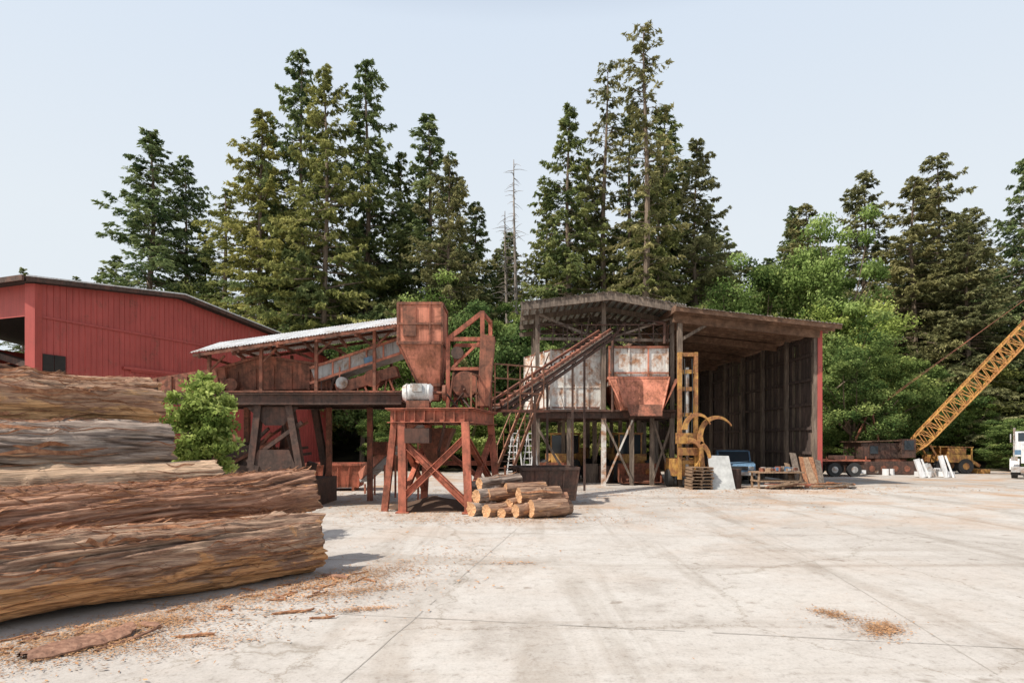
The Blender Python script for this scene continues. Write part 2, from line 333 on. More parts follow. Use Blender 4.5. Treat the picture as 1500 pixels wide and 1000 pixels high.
def broad_mesh(name,H,Rr,seed,ncl=95,nl=330,leaf=.13,cz=.58,rz=.43,crr=(.75,1.45),power=.5):
    g=np.random.default_rng(seed); quads=[]; 
    P=[np.array([.2*math.sin(t*3+seed)*H/15,.2*math.cos(t*2.5)*H/15,t*H*.75]) for t in np.linspace(0,1,7)]
    quads+=tube(P,[H*.018*(1-t*.7) for t in np.linspace(0,1,7)],8)
    LQ=[];LT=[]
    for i in range(ncl):
        d=unit(g.normal(0,1,3)); rr=g.random()**power
        lump=1+.22*math.sin(d[0]*3+seed)+.18*math.sin(d[1]*4+d[2]*3+seed*2)
        c0=np.array([0,0,cz*H])+d*np.array([Rr,Rr,rz*H])*rr*.85*lump
        if c0[2]<.6: c0[2]=.6+g.random()
        cr=g.uniform(*crr)
        if i%3==0:
            st=P[min(6,int(2+4*g.random()))]; mid=(st+c0)/2+g.normal(0,.3,3)*H/15; quads+=tube([st,mid,c0],[.09*H/15,.05*H/15,.02*H/15],4)
        dd=unit(g.normal(0,1,(nl,3))); rad=cr*g.random((nl,1))**.4*g.uniform(.75,1.2,(nl,1))
        c=c0+dd*rad*np.array([1.1,1.1,.7])
        dirs=unit(g.normal(0,1,(nl,3))+np.array([0,0,-.3])); nr=unit(g.normal(0,.6,(nl,3))+dd*.7+np.array([0,0,.5])); wv=unit(np.cross(dirs,nr))
        l=leaf*g.uniform(.6,1.4,(nl,1)); w=l*.55
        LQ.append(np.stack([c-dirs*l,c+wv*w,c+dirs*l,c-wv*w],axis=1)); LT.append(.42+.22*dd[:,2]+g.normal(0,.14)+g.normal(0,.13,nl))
    nq=len(quads); A=np.concatenate([np.array(quads)]+LQ); T=np.concatenate([np.zeros(nq)]+LT)
    return quad_mesh(name,A,T,np.concatenate([np.ones(nq),np.zeros(len(A)-nq)]),['br_g','trunk'])

NR={'A':7.0,'B':5.6,'E':6.4,'D':6.6,'C':2.8,'F':3.6}
CM={'A':conifer_mesh('conifer_a',30,7.0,1,290,4.8,14,.08,.72,.12,.22),
    'B':conifer_mesh('conifer_b',30,5.6,2,310,5.2,13,.08,.72,.12,.28),
    'E':conifer_mesh('conifer_e',30,6.4,5,280,5.2,14,.10,.6,.17,.18),
    'D':conifer_mesh('conifer_d',30,6.6,4,310,5.2,14,.03,.58,.06,.42,el0=-14),
    'C':conifer_mesh('conifer_c',34,2.8,3,210,4.5,9,.2,.3,.38,.3,el0=-14),
    'F':conifer_mesh('conifer_f',34,3.6,8,220,4.8,10,.18,.5,.28,.25,el0=-18)}
NH={'A':30,'B':30,'E':30,'D':30,'C':34,'F':34}
BM={'a':broad_mesh('broad_a',15,4.5,11,100,300,.12),'b':broad_mesh('broad_b',15,4.2,12,120,270,.11,.55,.46,(.6,1.2)),
    'c':broad_mesh('broad_c',15,4.0,13,170,230,.10,.52,.5,(.45,.95),.35)}
def put(name,me,x,y,H,Rr,nh,nr,mat,rot,parent=None,zb=None):
    o=bpy.data.objects.new(name,me); COL.objects.link(o); z=gz(x,y)-.3 if zb is None else zb
    o.location=(x,y,z); sz=(H-z)/nh; sx=Rr/nr; o.scale=(sx,sx*random.Random(int(x*97+y)).uniform(.9,1.1),sz); o.rotation_euler=(0,0,rot)
    o.material_slots[0].link='OBJECT'; o.material_slots[0].material=M[mat]
    if parent: o.parent=parent
    return o
con=[ # x,y,ztop,R,variant,mat
(-33.8,57,31.0,9.2,'A','con_g'),(-32.2,60,29.8,6,'E','con_g'),(-25.2,54.5,24.6,4,'F','con_y'),(-30.5,61,22.0,5,'B','con_y'),
(-38.5,60,20,5.5,'A','con_g'),
(-21.2,53,30.4,7.2,'E','con_y'),(-18.2,54,36.0,7.2,'A','con_g'),(-15.2,50.5,32.8,6.2,'E','con_y'),(-13.3,56,36.6,6.8,'B','con_g'),
(-10.3,58,29,5.6,'A','con_g'),(-7.4,56,31.6,6.8,'B','con_g'),(-5.3,50,25,5.8,'E','con_b'),(-3.4,58,24.5,5.4,'B','con_g'),(-23.2,58,29,5,'B','con_g'),
(4.7,52,30.4,6,'B','con_g'),(3.0,57,25,5,'A','con_y'),(6.8,55,27,5.2,'D','con_y'),
(8.5,52,34.2,2.9,'C','con_b'),(10.8,50,35.4,3.2,'C','con_b'),(9.9,54,30.4,3.6,'F','con_g'),
(14,56,32.4,6.6,'B','con_g'),(16.2,54,28.4,6.2,'E','con_b'),(19.3,60,25,5,'A','con_g'),(12.2,51,24,5,'D','con_y'),
(34.6,76,31,5.2,'B','con_g'),(35.4,62,29.2,7,'D','con_b'),(36.8,56,26,7.2,'D','con_b'),(41.4,60,30.0,7.2,'D','con_b'),
(47,63,26,6,'D','con_b'),(45.4,54,27.2,6.2,'D','con_g'),(31.5,66,27.5,6.2,'D','con_b'),(39.5,53,20,6.4,'D','con_b'),(50,58,25,5,'D','con_b'),(-0.5,62,23,5,'A','con_g')]
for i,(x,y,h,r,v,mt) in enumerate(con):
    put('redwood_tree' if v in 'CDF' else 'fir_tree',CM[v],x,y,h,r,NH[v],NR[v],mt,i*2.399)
bro=[(25.3,50,21.4,4.7,'c','br_l'),(21.8,54,21,4.8,'a','br_g'),(19.0,57,20.5,4.7,'b','br_y'),(23.4,42.5,10.8,3.7,'b','br_g'),(28.2,46,10.2,3.4,'a','br_g'),
(26.5,48,15,4.4,'b','br_l'),(-2.5,46,14.2,4,'a','br_g'),(-7.2,48,15.2,4.2,'b','br_l'),(-11.7,49,13.2,4,'a','br_g'),(0.6,48,14,4,'c','br_g'),(17.8,51,17,4,'b','br_l'),
(-29,56.5,18.5,4,'b','br_y'),(-25,57,15,4,'a','br_y'),(8,49,12.5,4,'a','br_g'),(13,51,12,4.2,'b','br_g'),(4.5,47,11,3.6,'b','br_g'),(22,50,14.5,4,'a','br_y'),
(33.5,50,9,3.6,'a','br_g'),(-17,52,12,4,'b','br_g'),(30.5,54,12,4,'c','br_g')]
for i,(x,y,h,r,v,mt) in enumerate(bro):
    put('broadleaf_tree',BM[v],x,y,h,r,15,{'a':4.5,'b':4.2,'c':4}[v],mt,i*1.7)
shr=[(35.7,44,4,2.4),(38.5,46,4.5,2.6),(31,49,4.2,2.5),(27,47.5,4,2.4),(22,46.5,4,2.2),(18.5,46,4,2.2),(-6,44,5,2.4),(-3,43.5,5.5,2.6),(-9,45.5,5,2.4),(1,44,5,2.6),(4.5,44,4.5,2.4),(8,45,5,2.4),(11.5,50,4,2.3),(42,46,5,3),(47,48,6,3),(37,51,6,3)]
for i,(x,y,h,r) in enumerate(shr):
    put('shrub',BM['cab'[i%3]],x,y,h,r,15,4.2,['br_g','br_g','br_y','br_l'][i%4],i*2.1)
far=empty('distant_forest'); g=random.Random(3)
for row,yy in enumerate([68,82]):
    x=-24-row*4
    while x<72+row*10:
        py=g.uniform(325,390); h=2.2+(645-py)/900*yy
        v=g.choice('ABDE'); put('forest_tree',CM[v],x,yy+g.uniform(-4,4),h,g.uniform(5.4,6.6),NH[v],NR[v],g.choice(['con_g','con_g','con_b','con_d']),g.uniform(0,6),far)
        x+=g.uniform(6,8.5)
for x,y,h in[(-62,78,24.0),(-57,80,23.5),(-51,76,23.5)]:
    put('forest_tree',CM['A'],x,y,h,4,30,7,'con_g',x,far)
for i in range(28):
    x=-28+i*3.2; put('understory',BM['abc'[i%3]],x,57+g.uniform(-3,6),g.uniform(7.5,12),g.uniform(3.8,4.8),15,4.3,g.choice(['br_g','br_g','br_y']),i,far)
def snag(x,y,H,seed):
    g2=np.random.default_rng(seed); q=tube([np.array([.15*math.sin(t*5),.1*math.cos(t*4),t*H]) for t in np.linspace(0,1,10)],[.26*(1-t)+.03 for t in np.linspace(0,1,10)],8)
    for i in range(150):
        t=g2.uniform(.3,.99); L=g2.uniform(.3,2.4)*(1.1-t*.6); a=g2.uniform(0,6.28); p=np.array([.15*math.sin(t*5),.1*math.cos(t*4),t*H])
        d=np.array([math.cos(a),math.sin(a),g2.uniform(-.35,.25)]); q+=tube([p,p+d*L*.5,p+d*L+np.array([0,0,-.15])],[.03,.02,.006],4)
    me=quad_mesh('snag',np.array(q),np.zeros(len(q)),np.zeros(len(q)),['snag']); o=bpy.data.objects.new('dead_tree',me); COL.objects.link(o); o.location=(x,y,gz(x,y)-.2)
snag(.3,54,26.2,1); snag(-.5,56,22.0,2)
me=broad_mesh('sapling_mesh',3.8,1.0,21,100,110,.055,.66,.3,(.14,.34),.5)
o=bpy.data.objects.new('maple_sapling',me); COL.objects.link(o); o.location=(-6.6,13.2,0); o.material_slots[0].link='OBJECT'; o.material_slots[0].material=M['br_l']

# ------------------------------------------------------------------ big logs
def log_mesh(name,length,r,seed,nu,nx,mats,amp=1.0,strips=50,taper=.06,knots=8,end=.14):
    g=random.Random(seed); mb=MB(); so=seed*13.7
    kn=[(g.uniform(.3,length-.3),g.uniform(0,6.28),g.uniform(.05,.12),g.uniform(.04,.11)) for _ in range(knots)]
    def surf(x,th,ext=0,full=False):
        c,s=math.cos(th),math.sin(th)
        rr=r*(1+taper*(x/length-.5))
        rr+=r*.17*noise.noise(V(x*.5+so,c*.9,s*.9))*amp
        tw=th+.12*x*math.sin(seed)+.25*noise.noise(V(x*.6,so,1)); ct,st=math.cos(tw),math.sin(tw)
        a=noise.noise(V(x*.45+so,ct*r*8,st*r*8)); a2=noise.noise(V(x*.9+so,ct*r*20,st*r*20))
        plate=max(0,min(1,abs(a)*3.4))*.72+max(0,min(1,abs(a2)*3))*.28
        rough=.5+.5*max(0,min(1,.5+2.2*noise.noise(V(x*.35+so,c*1.4+5,s*1.4))))
        rr+=(plate-.6)*.095*amp*(r/.5)*rough
        rr+=noise.noise(V(x*4+so,ct*r*30,st*r*30))*.015*amp
        hit=0
        for kx,kt,kr,kh in kn:
            dx=x-kx; dt=(th-kt+math.pi)%(2*math.pi)-math.pi; d2=(dx*dx+(dt*r)**2)/(kr*kr)
            if d2<6: rr+=kh*(math.exp(-d2)-.8*math.exp(-d2*6)); hit=max(hit,math.exp(-d2*5))
        rr+=ext
        bend=.06*math.sin(x*.5+seed)
        p=V(x,c*rr+bend,s*rr+.5*bend)
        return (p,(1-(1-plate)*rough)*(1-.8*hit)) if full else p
    vs=[];fu=[]
    for i in range(nx+1):
        x0=length*i/nx
        for k in range(nu):
            th=2*math.pi*k/nu; x=x0
            e=end*noise.noise(V(math.cos(th)*2.5,math.sin(th)*2.5,so))+end*.35*noise.noise(V(math.cos(th)*11,math.sin(th)*11,so))
            if i==0: x+=e
            if i==nx: x-=e
            p,f=surf(x,th,0,True); vs.append(p); fu.append(f)
    fs=[(i*nu+k,i*nu+(k+1)%nu,(i+1)*nu+(k+1)%nu,(i+1)*nu+k) for i in range(nx) for k in range(nu)]
    mb.add(vs,fs,0,True)
    for i,dx in((0,.01),(nx,-.01)):
        ring=vs[i*nu:(i+1)*nu]; c=sum(ring,V(0,0,0))/nu
        inner=[c+(p-c)*.5+V(dx,0,0) for p in ring]
        mb.add(ring+inner+[c+V(dx*1.2,0,0)],[((k+1)%nu,k,nu+k,nu+(k+1)%nu) if i==0 else (k,(k+1)%nu,nu+(k+1)%nu,nu+k) for k in range(nu)]+[(nu+k,nu+(k+1)%nu,2*nu) for k in range(nu)],1)
    for q in range(strips):
        L=g.uniform(.2,1.6); x0=g.uniform(-.12,length-L); th=g.choice([g.uniform(-.5,3.6),g.gauss(1.5,.7)]); w=g.uniform(.002,.008) if q%7 else g.uniform(.012,.03); dth=g.uniform(-.22,.22); lift0=g.uniform(.0,.08);lift1=g.uniform(0,.08); N=9; pv=[]
        for i in range(N+1):
            t=i/N; lift=.010+lift0*max(0,1-t*3)**2+lift1*max(0,t*3-2)**2+.015*math.sin(t*7+w*300)**2
            ww=w*(1-abs(2*t-1)**3*.85)/r
            tt=th+dth*t+.06*math.sin(t*9+q)
            pv+= [surf(max(-.1,x0+L*t),tt-ww,lift),surf(max(-.1,x0+L*t),tt+ww,lift+.006)]
        mb.add(pv,[(2*i,2*i+1,2*i+3,2*i+2) for i in range(N)],2)
    mb.fu=fu
    return mb
U=V(.647,.763,0); Nn=V(-.763,.647,0)
def place_log(mb,name,p,d,mats,roll=0):
    d=V(*d).normalized(); z=V(0,0,1)-d*d.z; z.normalize(); y=z.cross(d)
    mt=Matrix((d,y,z)).transposed().to_4x4(); mt.translation=V(*p)
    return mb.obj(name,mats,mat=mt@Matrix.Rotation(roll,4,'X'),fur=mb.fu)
dl=(-.647,-.763,0)
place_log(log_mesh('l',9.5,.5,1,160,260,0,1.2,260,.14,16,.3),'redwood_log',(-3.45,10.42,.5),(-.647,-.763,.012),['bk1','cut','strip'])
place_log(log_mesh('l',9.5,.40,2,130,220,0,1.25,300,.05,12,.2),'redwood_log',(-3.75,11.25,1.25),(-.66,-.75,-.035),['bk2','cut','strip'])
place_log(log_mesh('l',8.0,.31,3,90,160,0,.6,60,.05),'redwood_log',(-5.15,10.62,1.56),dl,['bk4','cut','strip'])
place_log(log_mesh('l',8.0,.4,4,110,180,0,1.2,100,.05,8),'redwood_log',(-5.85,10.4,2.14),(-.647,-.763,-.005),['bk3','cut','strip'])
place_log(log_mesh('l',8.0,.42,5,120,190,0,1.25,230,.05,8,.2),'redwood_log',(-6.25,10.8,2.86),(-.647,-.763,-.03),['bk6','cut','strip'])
for k,(off,back,z,r) in enumerate([(1.05,.9,.48,.46),(2.05,1.8,.5,.46),(3.1,2.2,.5,.46),(1.75,2.0,1.1,.38),(2.6,2.4,1.25,.38),(2.4,2.8,2.0,.36)]):
    p=V(-3.3,10.8,z)+Nn*off-U*back
    place_log(log_mesh('l',8.0,r,30+k,64,90,0,1,25),'redwood_log',tuple(p),dl,[['bk2','bk3'][k%2],'cut','strip'])
gl=random.Random(5)
def sl(x,y,z,ang,L,r,mt,seed,tilt=0):
    mb=log_mesh('s',L,r,seed,44,44,0,.75,5,.05,4,.03); place_log(mb,'cut_log',(x,y,z),(math.cos(R(ang)),math.sin(R(ang)),tilt),[mt,'cut','strip'])
for k,(x,y,z,L,r,a,mt,ti) in enumerate([
 (-1.2,17.9,.2,1.6,.2,48,'bk3',0),(-.78,17.7,.2,1.5,.2,40,'bk5',0),(-1.35,18.4,.2,1.6,.2,35,'bk2',0),(-1.05,18.05,.56,1.7,.2,44,'bk3',.03),(-.7,18.2,.55,1.6,.19,30,'bk5',.04),
 (-.95,18.3,.9,1.5,.18,38,'bk3',.05),(-1.3,18.8,.78,1.5,.18,25,'bk3',.03),(-.35,17.6,.15,1.3,.15,55,'bk2',0),(-.15,17.95,.38,1.4,.15,50,'bk5',.08),(-.2,18.5,.75,1.3,.19,18,'bk5',-.02),
 (.12,17.35,.19,1.2,.19,35,'bk5',0),(.55,17.3,.25,1.1,.25,24,'bk5',0),(.2,17.85,.6,1.25,.24,20,'bk5',.02),(.15,18.0,.2,1.5,.2,20,'bk2',0),(.75,17.95,.22,1.1,.2,30,'bk5',0),(.55,18.1,.5,1.1,.16,8,'bk2',.0)]):
    sl(x,y,z,a,L,r,mt,60+k,ti)

# ------------------------------------------------------------------ debris
def chips(name,centres,seed,mats='chip'):
    g=np.random.default_rng(seed); Q=[]
    for (cx,cy,sx,sy,n,s,ang) in centres:
        a=g.normal(0,1,n)*sx; b2=g.normal(0,1,n)*sy; x=cx+a*math.cos(ang)-b2*math.sin(ang); y=cy+a*math.sin(ang)+b2*math.cos(ang)
        t=g.uniform(0,np.pi,n); l=s*g.uniform(.3,1.6,n)**1.5; w=l*g.uniform(.12,.5,n); z=.012+g.random(n)*.02
        d=np.stack([np.cos(t),np.sin(t),g.normal(0,.12,n)],1); e=np.stack([-np.sin(t),np.cos(t),g.normal(0,.2,n)],1)
        c=np.stack([x,y,z],1); Q.append(np.stack([c-d*l[:,None],c+e*w[:,None],c+d*l[:,None]*.9,c-e*w[:,None]],1))
    Q=np.concatenate(Q); me=quad_mesh(name,Q,np.zeros(len(Q)),np.zeros(len(Q)),[mats]); o=bpy.data.objects.new(name,me); COL.objects.link(o)
la=math.atan2(.763,.647)
chips('wood_chips',[(-3.9,8.4,1.8,.25,9000,.014,la),(-2.6,9.8,.7,.4,4200,.016,la),(-4.7,6.7,.6,.35,8500,.014,la),(-3.2,8.1,1.8,.6,2600,.022,la),(-4.3,7.4,.3,.14,3000,.012,.3),(-2.3,8.9,.5,.12,2600,.012,.6),(-1.9,8.0,.22,.06,900,.012,.3),(-3.6,6.6,.5,.2,1800,.012,.3),
 (4.3,7.15,.2,.12,2200,.013,.9),(4.05,7.75,.10,.16,1100,.013,.5),(4.1,7.4,.4,.3,260,.012,.5),
 (-.4,17.0,2.2,.5,2600,.025,0),(-2.2,20,1.6,1.4,3600,.03,0),(-1.6,12,1.3,1.2,450,.025,0),(-.1,11,.3,.08,160,.02,0),(4,24,5,3,2500,.035,0),(11,27,3,1,1000,.04,0),(0,8,5,3,300,.01,0),(-4,24,4,3,2500,.04,0),(18,27.5,3,1.2,600,.04,0)],4)
def slab(x,y,L,w,ang,seed,mt=None,cv=.1):
    g=random.Random(seed); vs=[];N=18
    for i in range(N+1):
        t=i/N; ww=w*(.35+.65*math.sin(math.pi*min(1,t*.8+.12)))*g.uniform(.85,1.08); off=g.uniform(-.03,.03)*w
        for j in range(7):
            v=(j/6-.5); z=.02+w*cv*math.cos(v*2.8)+.05*L*t*abs(math.sin(t*3+seed))+g.uniform(-.006,.006)*min(1,L)
            px=(t-.5)*L+g.uniform(-.03,.03)*L*(1 if i in(0,N) else .2); py=v*ww+off; vs.append((x+px*math.cos(ang)-py*math.sin(ang),y+px*math.sin(ang)+py*math.cos(ang),z))
    top=len(vs); vs+= [(a,b2,max(.004,c-.02)) for a,b2,c in vs]
    fs=[]
    for i in range(N):
        for j in range(6):
            a=i*7+j; fs.append((a,a+7,a+8,a+1)); fs.append((top+a,top+a+1,top+a+8,top+a+7))
        for j in(0,6):
            a=i*7+j; fs.append((a,a+7,top+a+7,top+a) if j else (a,top+a,top+a+7,a+7))
    mb=MB(); mb.add(vs,fs,0); mb.obj('bark_slab',[mt or ('slab' if seed%2 else 'strip')])
slab(-4.62,6.6,1.05,.5,1.05,1,'slab',.12); slab(-4.3,7.3,.35,.14,-.5,3); slab(-2.8,7.85,.5,.07,.35,4); slab(-2.85,9.9,.55,.16,-.5,3); slab(-3.55,6.9,.4,.06,.2,6); slab(-2.35,7.6,.3,.05,.1,8); slab(-4.2,6.75,.8,.05,1.2,5)
for i in range(44):
    t=random.uniform(-3.5,1.5); q=random.gauss(0,.25)
    slab(-3.3+t*.647+q*.763,8.9+t*.763-q*.647 ,random.uniform(.08,.35),random.uniform(.015,.045),random.uniform(0,3),2*i+10+(i%2))

# ------------------------------------------------------------------ red building
rb=empty('red_mill_building')
def rbuild():
    A=V(-21.8,28,0); e=V(.347,.938,0); n=V(-.938,.347,0); Lw=21.3
    def hz(t):
        return 9.45+(10.35-9.45)*t/.36 if t<.36 else 10.35-(10.35-8.75)*(t-.36)/.64
    P=lambda t,s,z: A+e*(t*Lw)+n*s+V(0,0,z)
    w=MB(); N=36
    for i in range(N):
        t0,t1=i/N,(i+1)/N
        w.quad(P(t0,0,0),P(t1,0,0),P(t1,0,hz(t1)),P(t0,0,hz(t0)))
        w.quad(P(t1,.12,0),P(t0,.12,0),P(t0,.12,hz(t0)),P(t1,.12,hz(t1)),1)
    nb=72
    for i in range(nb+1):
        t=i/nb
        w.beam(P(t,-.015,.05),P(t,-.015,hz(t)-.1),.05,.03,0,up=(n.x,n.y,0))
    w.beam(P(.2,-.09,6.0),P(.6,-.09,6.0),.12,.14,0); w.beam(P(0,-.05,7.9),P(.5,-.05,7.9),.03,.1,0)
    for z in(.1,3,5.9): w.beam(P(.22,-.06,z),P(.58,-.06,z),.06,.12,0)
    E=22
    w.beam(P(0,0,0),P(0,0,9.3),.45,.45,0); 
    for s in range(0,E,1):
        w.quad(P(0,s,7.9),P(0,s+1,7.9),P(0,s+1,9.4),P(0,s,9.4))
        if s%6==0 and s: w.beam(P(0,s,0),P(0,s,8),.3,.3,0)
    w.quad(P(.02,E,0),P(1,E,0),P(1,E,8.7),P(.02,E,9.4)); w.quad(P(1,0,0),P(1,E,0),P(1,E,8.7),P(1,0,8.7))
    w.obj('walls',['redwall','dark'],rb)
    r=MB()
    def roofquad(t0,t1,z0,z1):
        r.add([P(t0,-.5,z0),P(t1,-.5,z1),P(t1,E+.5,z1),P(t0,E+.5,z0)],[(0,1,2,3)],0)
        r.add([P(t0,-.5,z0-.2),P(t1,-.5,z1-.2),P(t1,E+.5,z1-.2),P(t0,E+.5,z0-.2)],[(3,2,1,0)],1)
        r.beam(P(t0,-.52,z0-.09),P(t1,-.52,z1-.09),.06,.22,2)
        r.beam(P(t0,-.56,z0+.03),P(t1,-.56,z1+.03),.05,.06,0)
    roofquad(-.03,.36,9.48,10.5); roofquad(.36,1.03,10.5,8.8)
    r.beam(P(-.035,-.5,9.4),P(-.035,E+.5,9.4),.1,.24,2)
    r.obj('roof',['galv','dark','darkrust'],rb)
    d=MB()
    for t in(.02,.045): 
        d.box(tuple(P(t+.008,-.04,5.7)),(.5,.06,1.0),0,math.atan2(e.y,e.x))
    for k,(t,s,z,q) in enumerate([(.03,1.2,5.4,.9),(.06,2.6,5.2,.8),(.02,4,5.5,1)]):
        d.cyl(tuple(P(t,s,z)),tuple(P(t+.05,s,z)),q*.5,None,14,1); 
    d.box(tuple(P(.1,6,4.7)),(9,11,.3),1,math.atan2(e.y,e.x)); d.beam(P(.05,1,5.6),P(.1,9,7.4),.4,.3,1)
    d.obj('windows_and_machinery',['dark','darkrust'],rb)
rbuild()

# ------------------------------------------------------------------ covered conveyor
cv=empty('covered_conveyor')
def conveyor():
    mb=MB(); n=150; xl,xr=-10.3,-3.6
    def zz(x): return 5.22+(x+10.3)/6.75*.95
    prof=[(19.6,-.22),(21.6,.42),(23.2,.12)]
    for i in range(n):
        x0=xl+(xr-xl)*i/n; x1=xl+(xr-xl)*(i+1)/n; c0=.018*(1 if i%2 else -1); c1=-c0; ey=.06*noise.noise(V(i*.3,3,1))
        for a,((ya,za),(yb,zb)) in enumerate(zip(prof[:-1],prof[1:])):
            if a==0: ya+=ey
            mb.quad((x0,ya,zz(x0)+za+c0),(x1,ya,zz(x1)+za+c1),(x1,yb,zz(x1)+zb+c1),(x0,yb,zz(x0)+zb+c0),0)
    for y,dz in((19.65,-.3),(20.6,.0),(21.6,.3),(22.4,.13),(23.15,.0)):
        mb.beam((xl+.1,y,zz(xl)+dz),(xr-.1,y,zz(xr)+dz),.06,.1,1)
    for i in range(6):
        x=xl+.3+i*1.25
        for (ya,za),(yb,zb) in zip(prof[:-1],prof[1:]): mb.beam((x,ya,zz(x)+za-.16),(x,yb,zz(x)+zb-.16),.07,.12,1)
        mb.beam((x,19.7,zz(x)-.35),(x,23.1,zz(x)-.35),.06,.08,1)
    for x in(-9.9,-8.2,-6.4,-4.5):
        for y in(20.1,22.9): mb.beam((x,y,3.7),(x,y,zz(x)-.15),.1,.1,1)
        mb.beam((x,20.1,zz(x)-.8),(x+.5,20.1,zz(x)-.3),.06,.06,1)
    mb.obj('canopy_roof',['galv','rust'],cv)
    d=MB()
    for y in(20.0,23.0): d.ib((-11.2,y,3.55),(-3.6,y,3.55),.22,.36,1)
    for i in range(14): d.beam((-11.1+i*.57,20,3.62),(-11.1+i*.57,23,3.62),.1,.2,0)
    d.box((-7.4,21.5,3.8),(7.6,3.0,.05),0)
    for i in range(4): d.beam((-11.1+i*.5,20.0,3.8),(-11.1+i*.5,20.0,4.3),.05,.05,0)
    d.beam((-11.1,20.0,4.3),(-9.6,20.0,4.3),.05,.05,0)
    for x in(-8.3,-7.3):
        for y in(20.2,22.8):
            d.ib((x,y,3.35),(x+(-.25 if x<-8 else .35),y,1.3),.22,.3,1)
            d.beam((x-.1,y,1.4),(x-.5,y,0),.3,.3,1)
    d.add([(-8.7,20.15,3.3),(-7.0,20.15,3.3),(-7.5,20.15,2.7),(-8.1,20.15,2.7)],[(0,1,2,3)],1)
    d.add([(-8.3,20.1,1.9),(-7.3,20.1,1.9),(-6.9,20.1,.9),(-8.7,20.1,.9)],[(0,1,2,3)],1)
    d.beam((-8.7,20.2,1.5),(-6.9,20.2,2.8),.12,.12,1); d.box((-7.8,21.5,.45),(2.6,2.6,.9),1)
    d.beam((-10.8,20.1,3.3),(-8.9,20.1,2.2),.14,.14,0)
    d.obj('deck_frame',['rust','darkrust'],cv)
    t=MB()
    t.add([(-10.9,20.6,3.85),(-6.0,20.6,3.95),(-6.2,20.6,4.7),(-8.4,20.6,5.0),(-10.9,20.6,4.25)],[(0,1,2,3,4)],0)
    t.add([(-10.9,22.4,3.85),(-6.0,22.4,3.95),(-6.2,22.4,4.7),(-8.4,22.4,5.0),(-10.9,22.4,4.25)],[(4,3,2,1,0)],0)
    for i in range(8): t.beam((-10.4+i*.6,20.57,3.9),(-10.4+i*.6,20.57,4.3+min(i*.1,.4)),.07,.05,0)
    t.beam((-10.9,20.57,4.28),(-8.4,20.57,5.02),.1,.08,0); t.beam((-8.4,20.57,5.02),(-6.2,20.57,4.72),.1,.08,0)
    t.beam((-14,21,3.6),(-9.5,21,4.3),1.2,.7,0)
    for k in range(9): t.beam((-13.8+k*.5,20.38,3.3+k*.07),(-13.8+k*.5,20.38,3.98+k*.07),.06,.05,0)
    t.beam((-6.6,20.9,4.35),(-3.6,20.9,5.35),1.0,.5,2); t.beam((-6.7,20.37,4.6),(-3.6,20.37,5.63),.06,.08,3); t.beam((-6.7,20.37,4.1),(-3.6,20.37,5.13),.06,.08,3)
    for k in range(6): q=lerp((-6.5,20.36,4.38),(-3.7,20.36,5.32),k/5); t.beam((q[0],q[1],q[2]-.24),(q[0],q[1],q[2]+.24),.05,.05,3)
    t.beam((-4.9,20.34,4.83),(-4.6,20.34,4.93),.03,.18,4)
    t.beam((-5.8,20.5,3.9),(-3.8,20.5,4.5),.5,.35,0); t.cyl((-4.6,20.2,4.25),(-4.6,20.9,4.25),.28,None,16,0)
    t.cyl((-5.6,20.2,4.1),(-5.6,20.7,4.1),.2,None,16,2); t.cyl((-9.3,20.3,4.05),(-9.3,20.6,4.05),.22,None,16,0)
    for k in range(7): t.cyl((-11.5-k*.36,20.35,3.15+.02*k),(-11.5-k*.36,21.7,3.15),.07,None,8,0)
    for k in range(9): t.beam((-6.3+k*.3,20.3,3.85),(-6.3+k*.3+random.uniform(-.3,.3),20.4,4.2+random.random()*.5),.04,.06,random.choice([0,1,3]))
    t.obj('conveyor_trough',['rust','darkrust','greymetal','rustlight','blue'],cv)
    u=MB()
    for k,(x,y,z,sx,sy,sz,mi) in enumerate([(-9.6,23,1.5,1.8,1.5,.9,0),(-10.2,22,.7,2.6,1.6,1.3,1),(-5.2,24,1.9,.8,.8,.5,0)]):
        u.box((x,y,z),(sx,sy,sz),mi,.1*k)
    for k in range(5): u.beam((-11.2+k*1.5,22.5,0),(-11.2+k*1.5,22.5,3.4),.18,.18,0)
    u.cyl((-9.6,21.6,1.7),(-9.6,22.2,1.7),.45,None,18,1); u.cyl((-8.9,21.2,.6),(-8.9,21.8,.6),.4,None,18,0)
    u.beam((-11,22.2,1.2),(-8.6,22.2,2.0),.3,.4,0)
    for k in range(14): u.beam((random.uniform(-11,-6.8),random.uniform(21,23.5),random.uniform(.1,1.5)),(random.uniform(-11,-6.8),random.uniform(21,23.5),random.uniform(.6,3)),.08,.1,random.choice([0,1,1]))
    u.obj('lower_machinery',['rust','darkrust'],cv)
conveyor()
ch=MB(); ch.beam((-6.1,25.5,.55),(-3.2,22.4,2.85),.5,.12,0); ch.beam((-6.25,25.2,.75),(-3.35,22.1,3.05),.05,.35,1); ch.beam((-5.95,25.8,.75),(-3.05,22.7,3.05),.05,.35,1)
for k in range(6):
    p=lerp((-6.1,25.5,.4),(-3.2,22.4,2.7),k/5.5); ch.beam(p,(p[0],p[1],0),.07,.07,1)
ch.obj('inclined_chute',['greymetal','rustlight'])

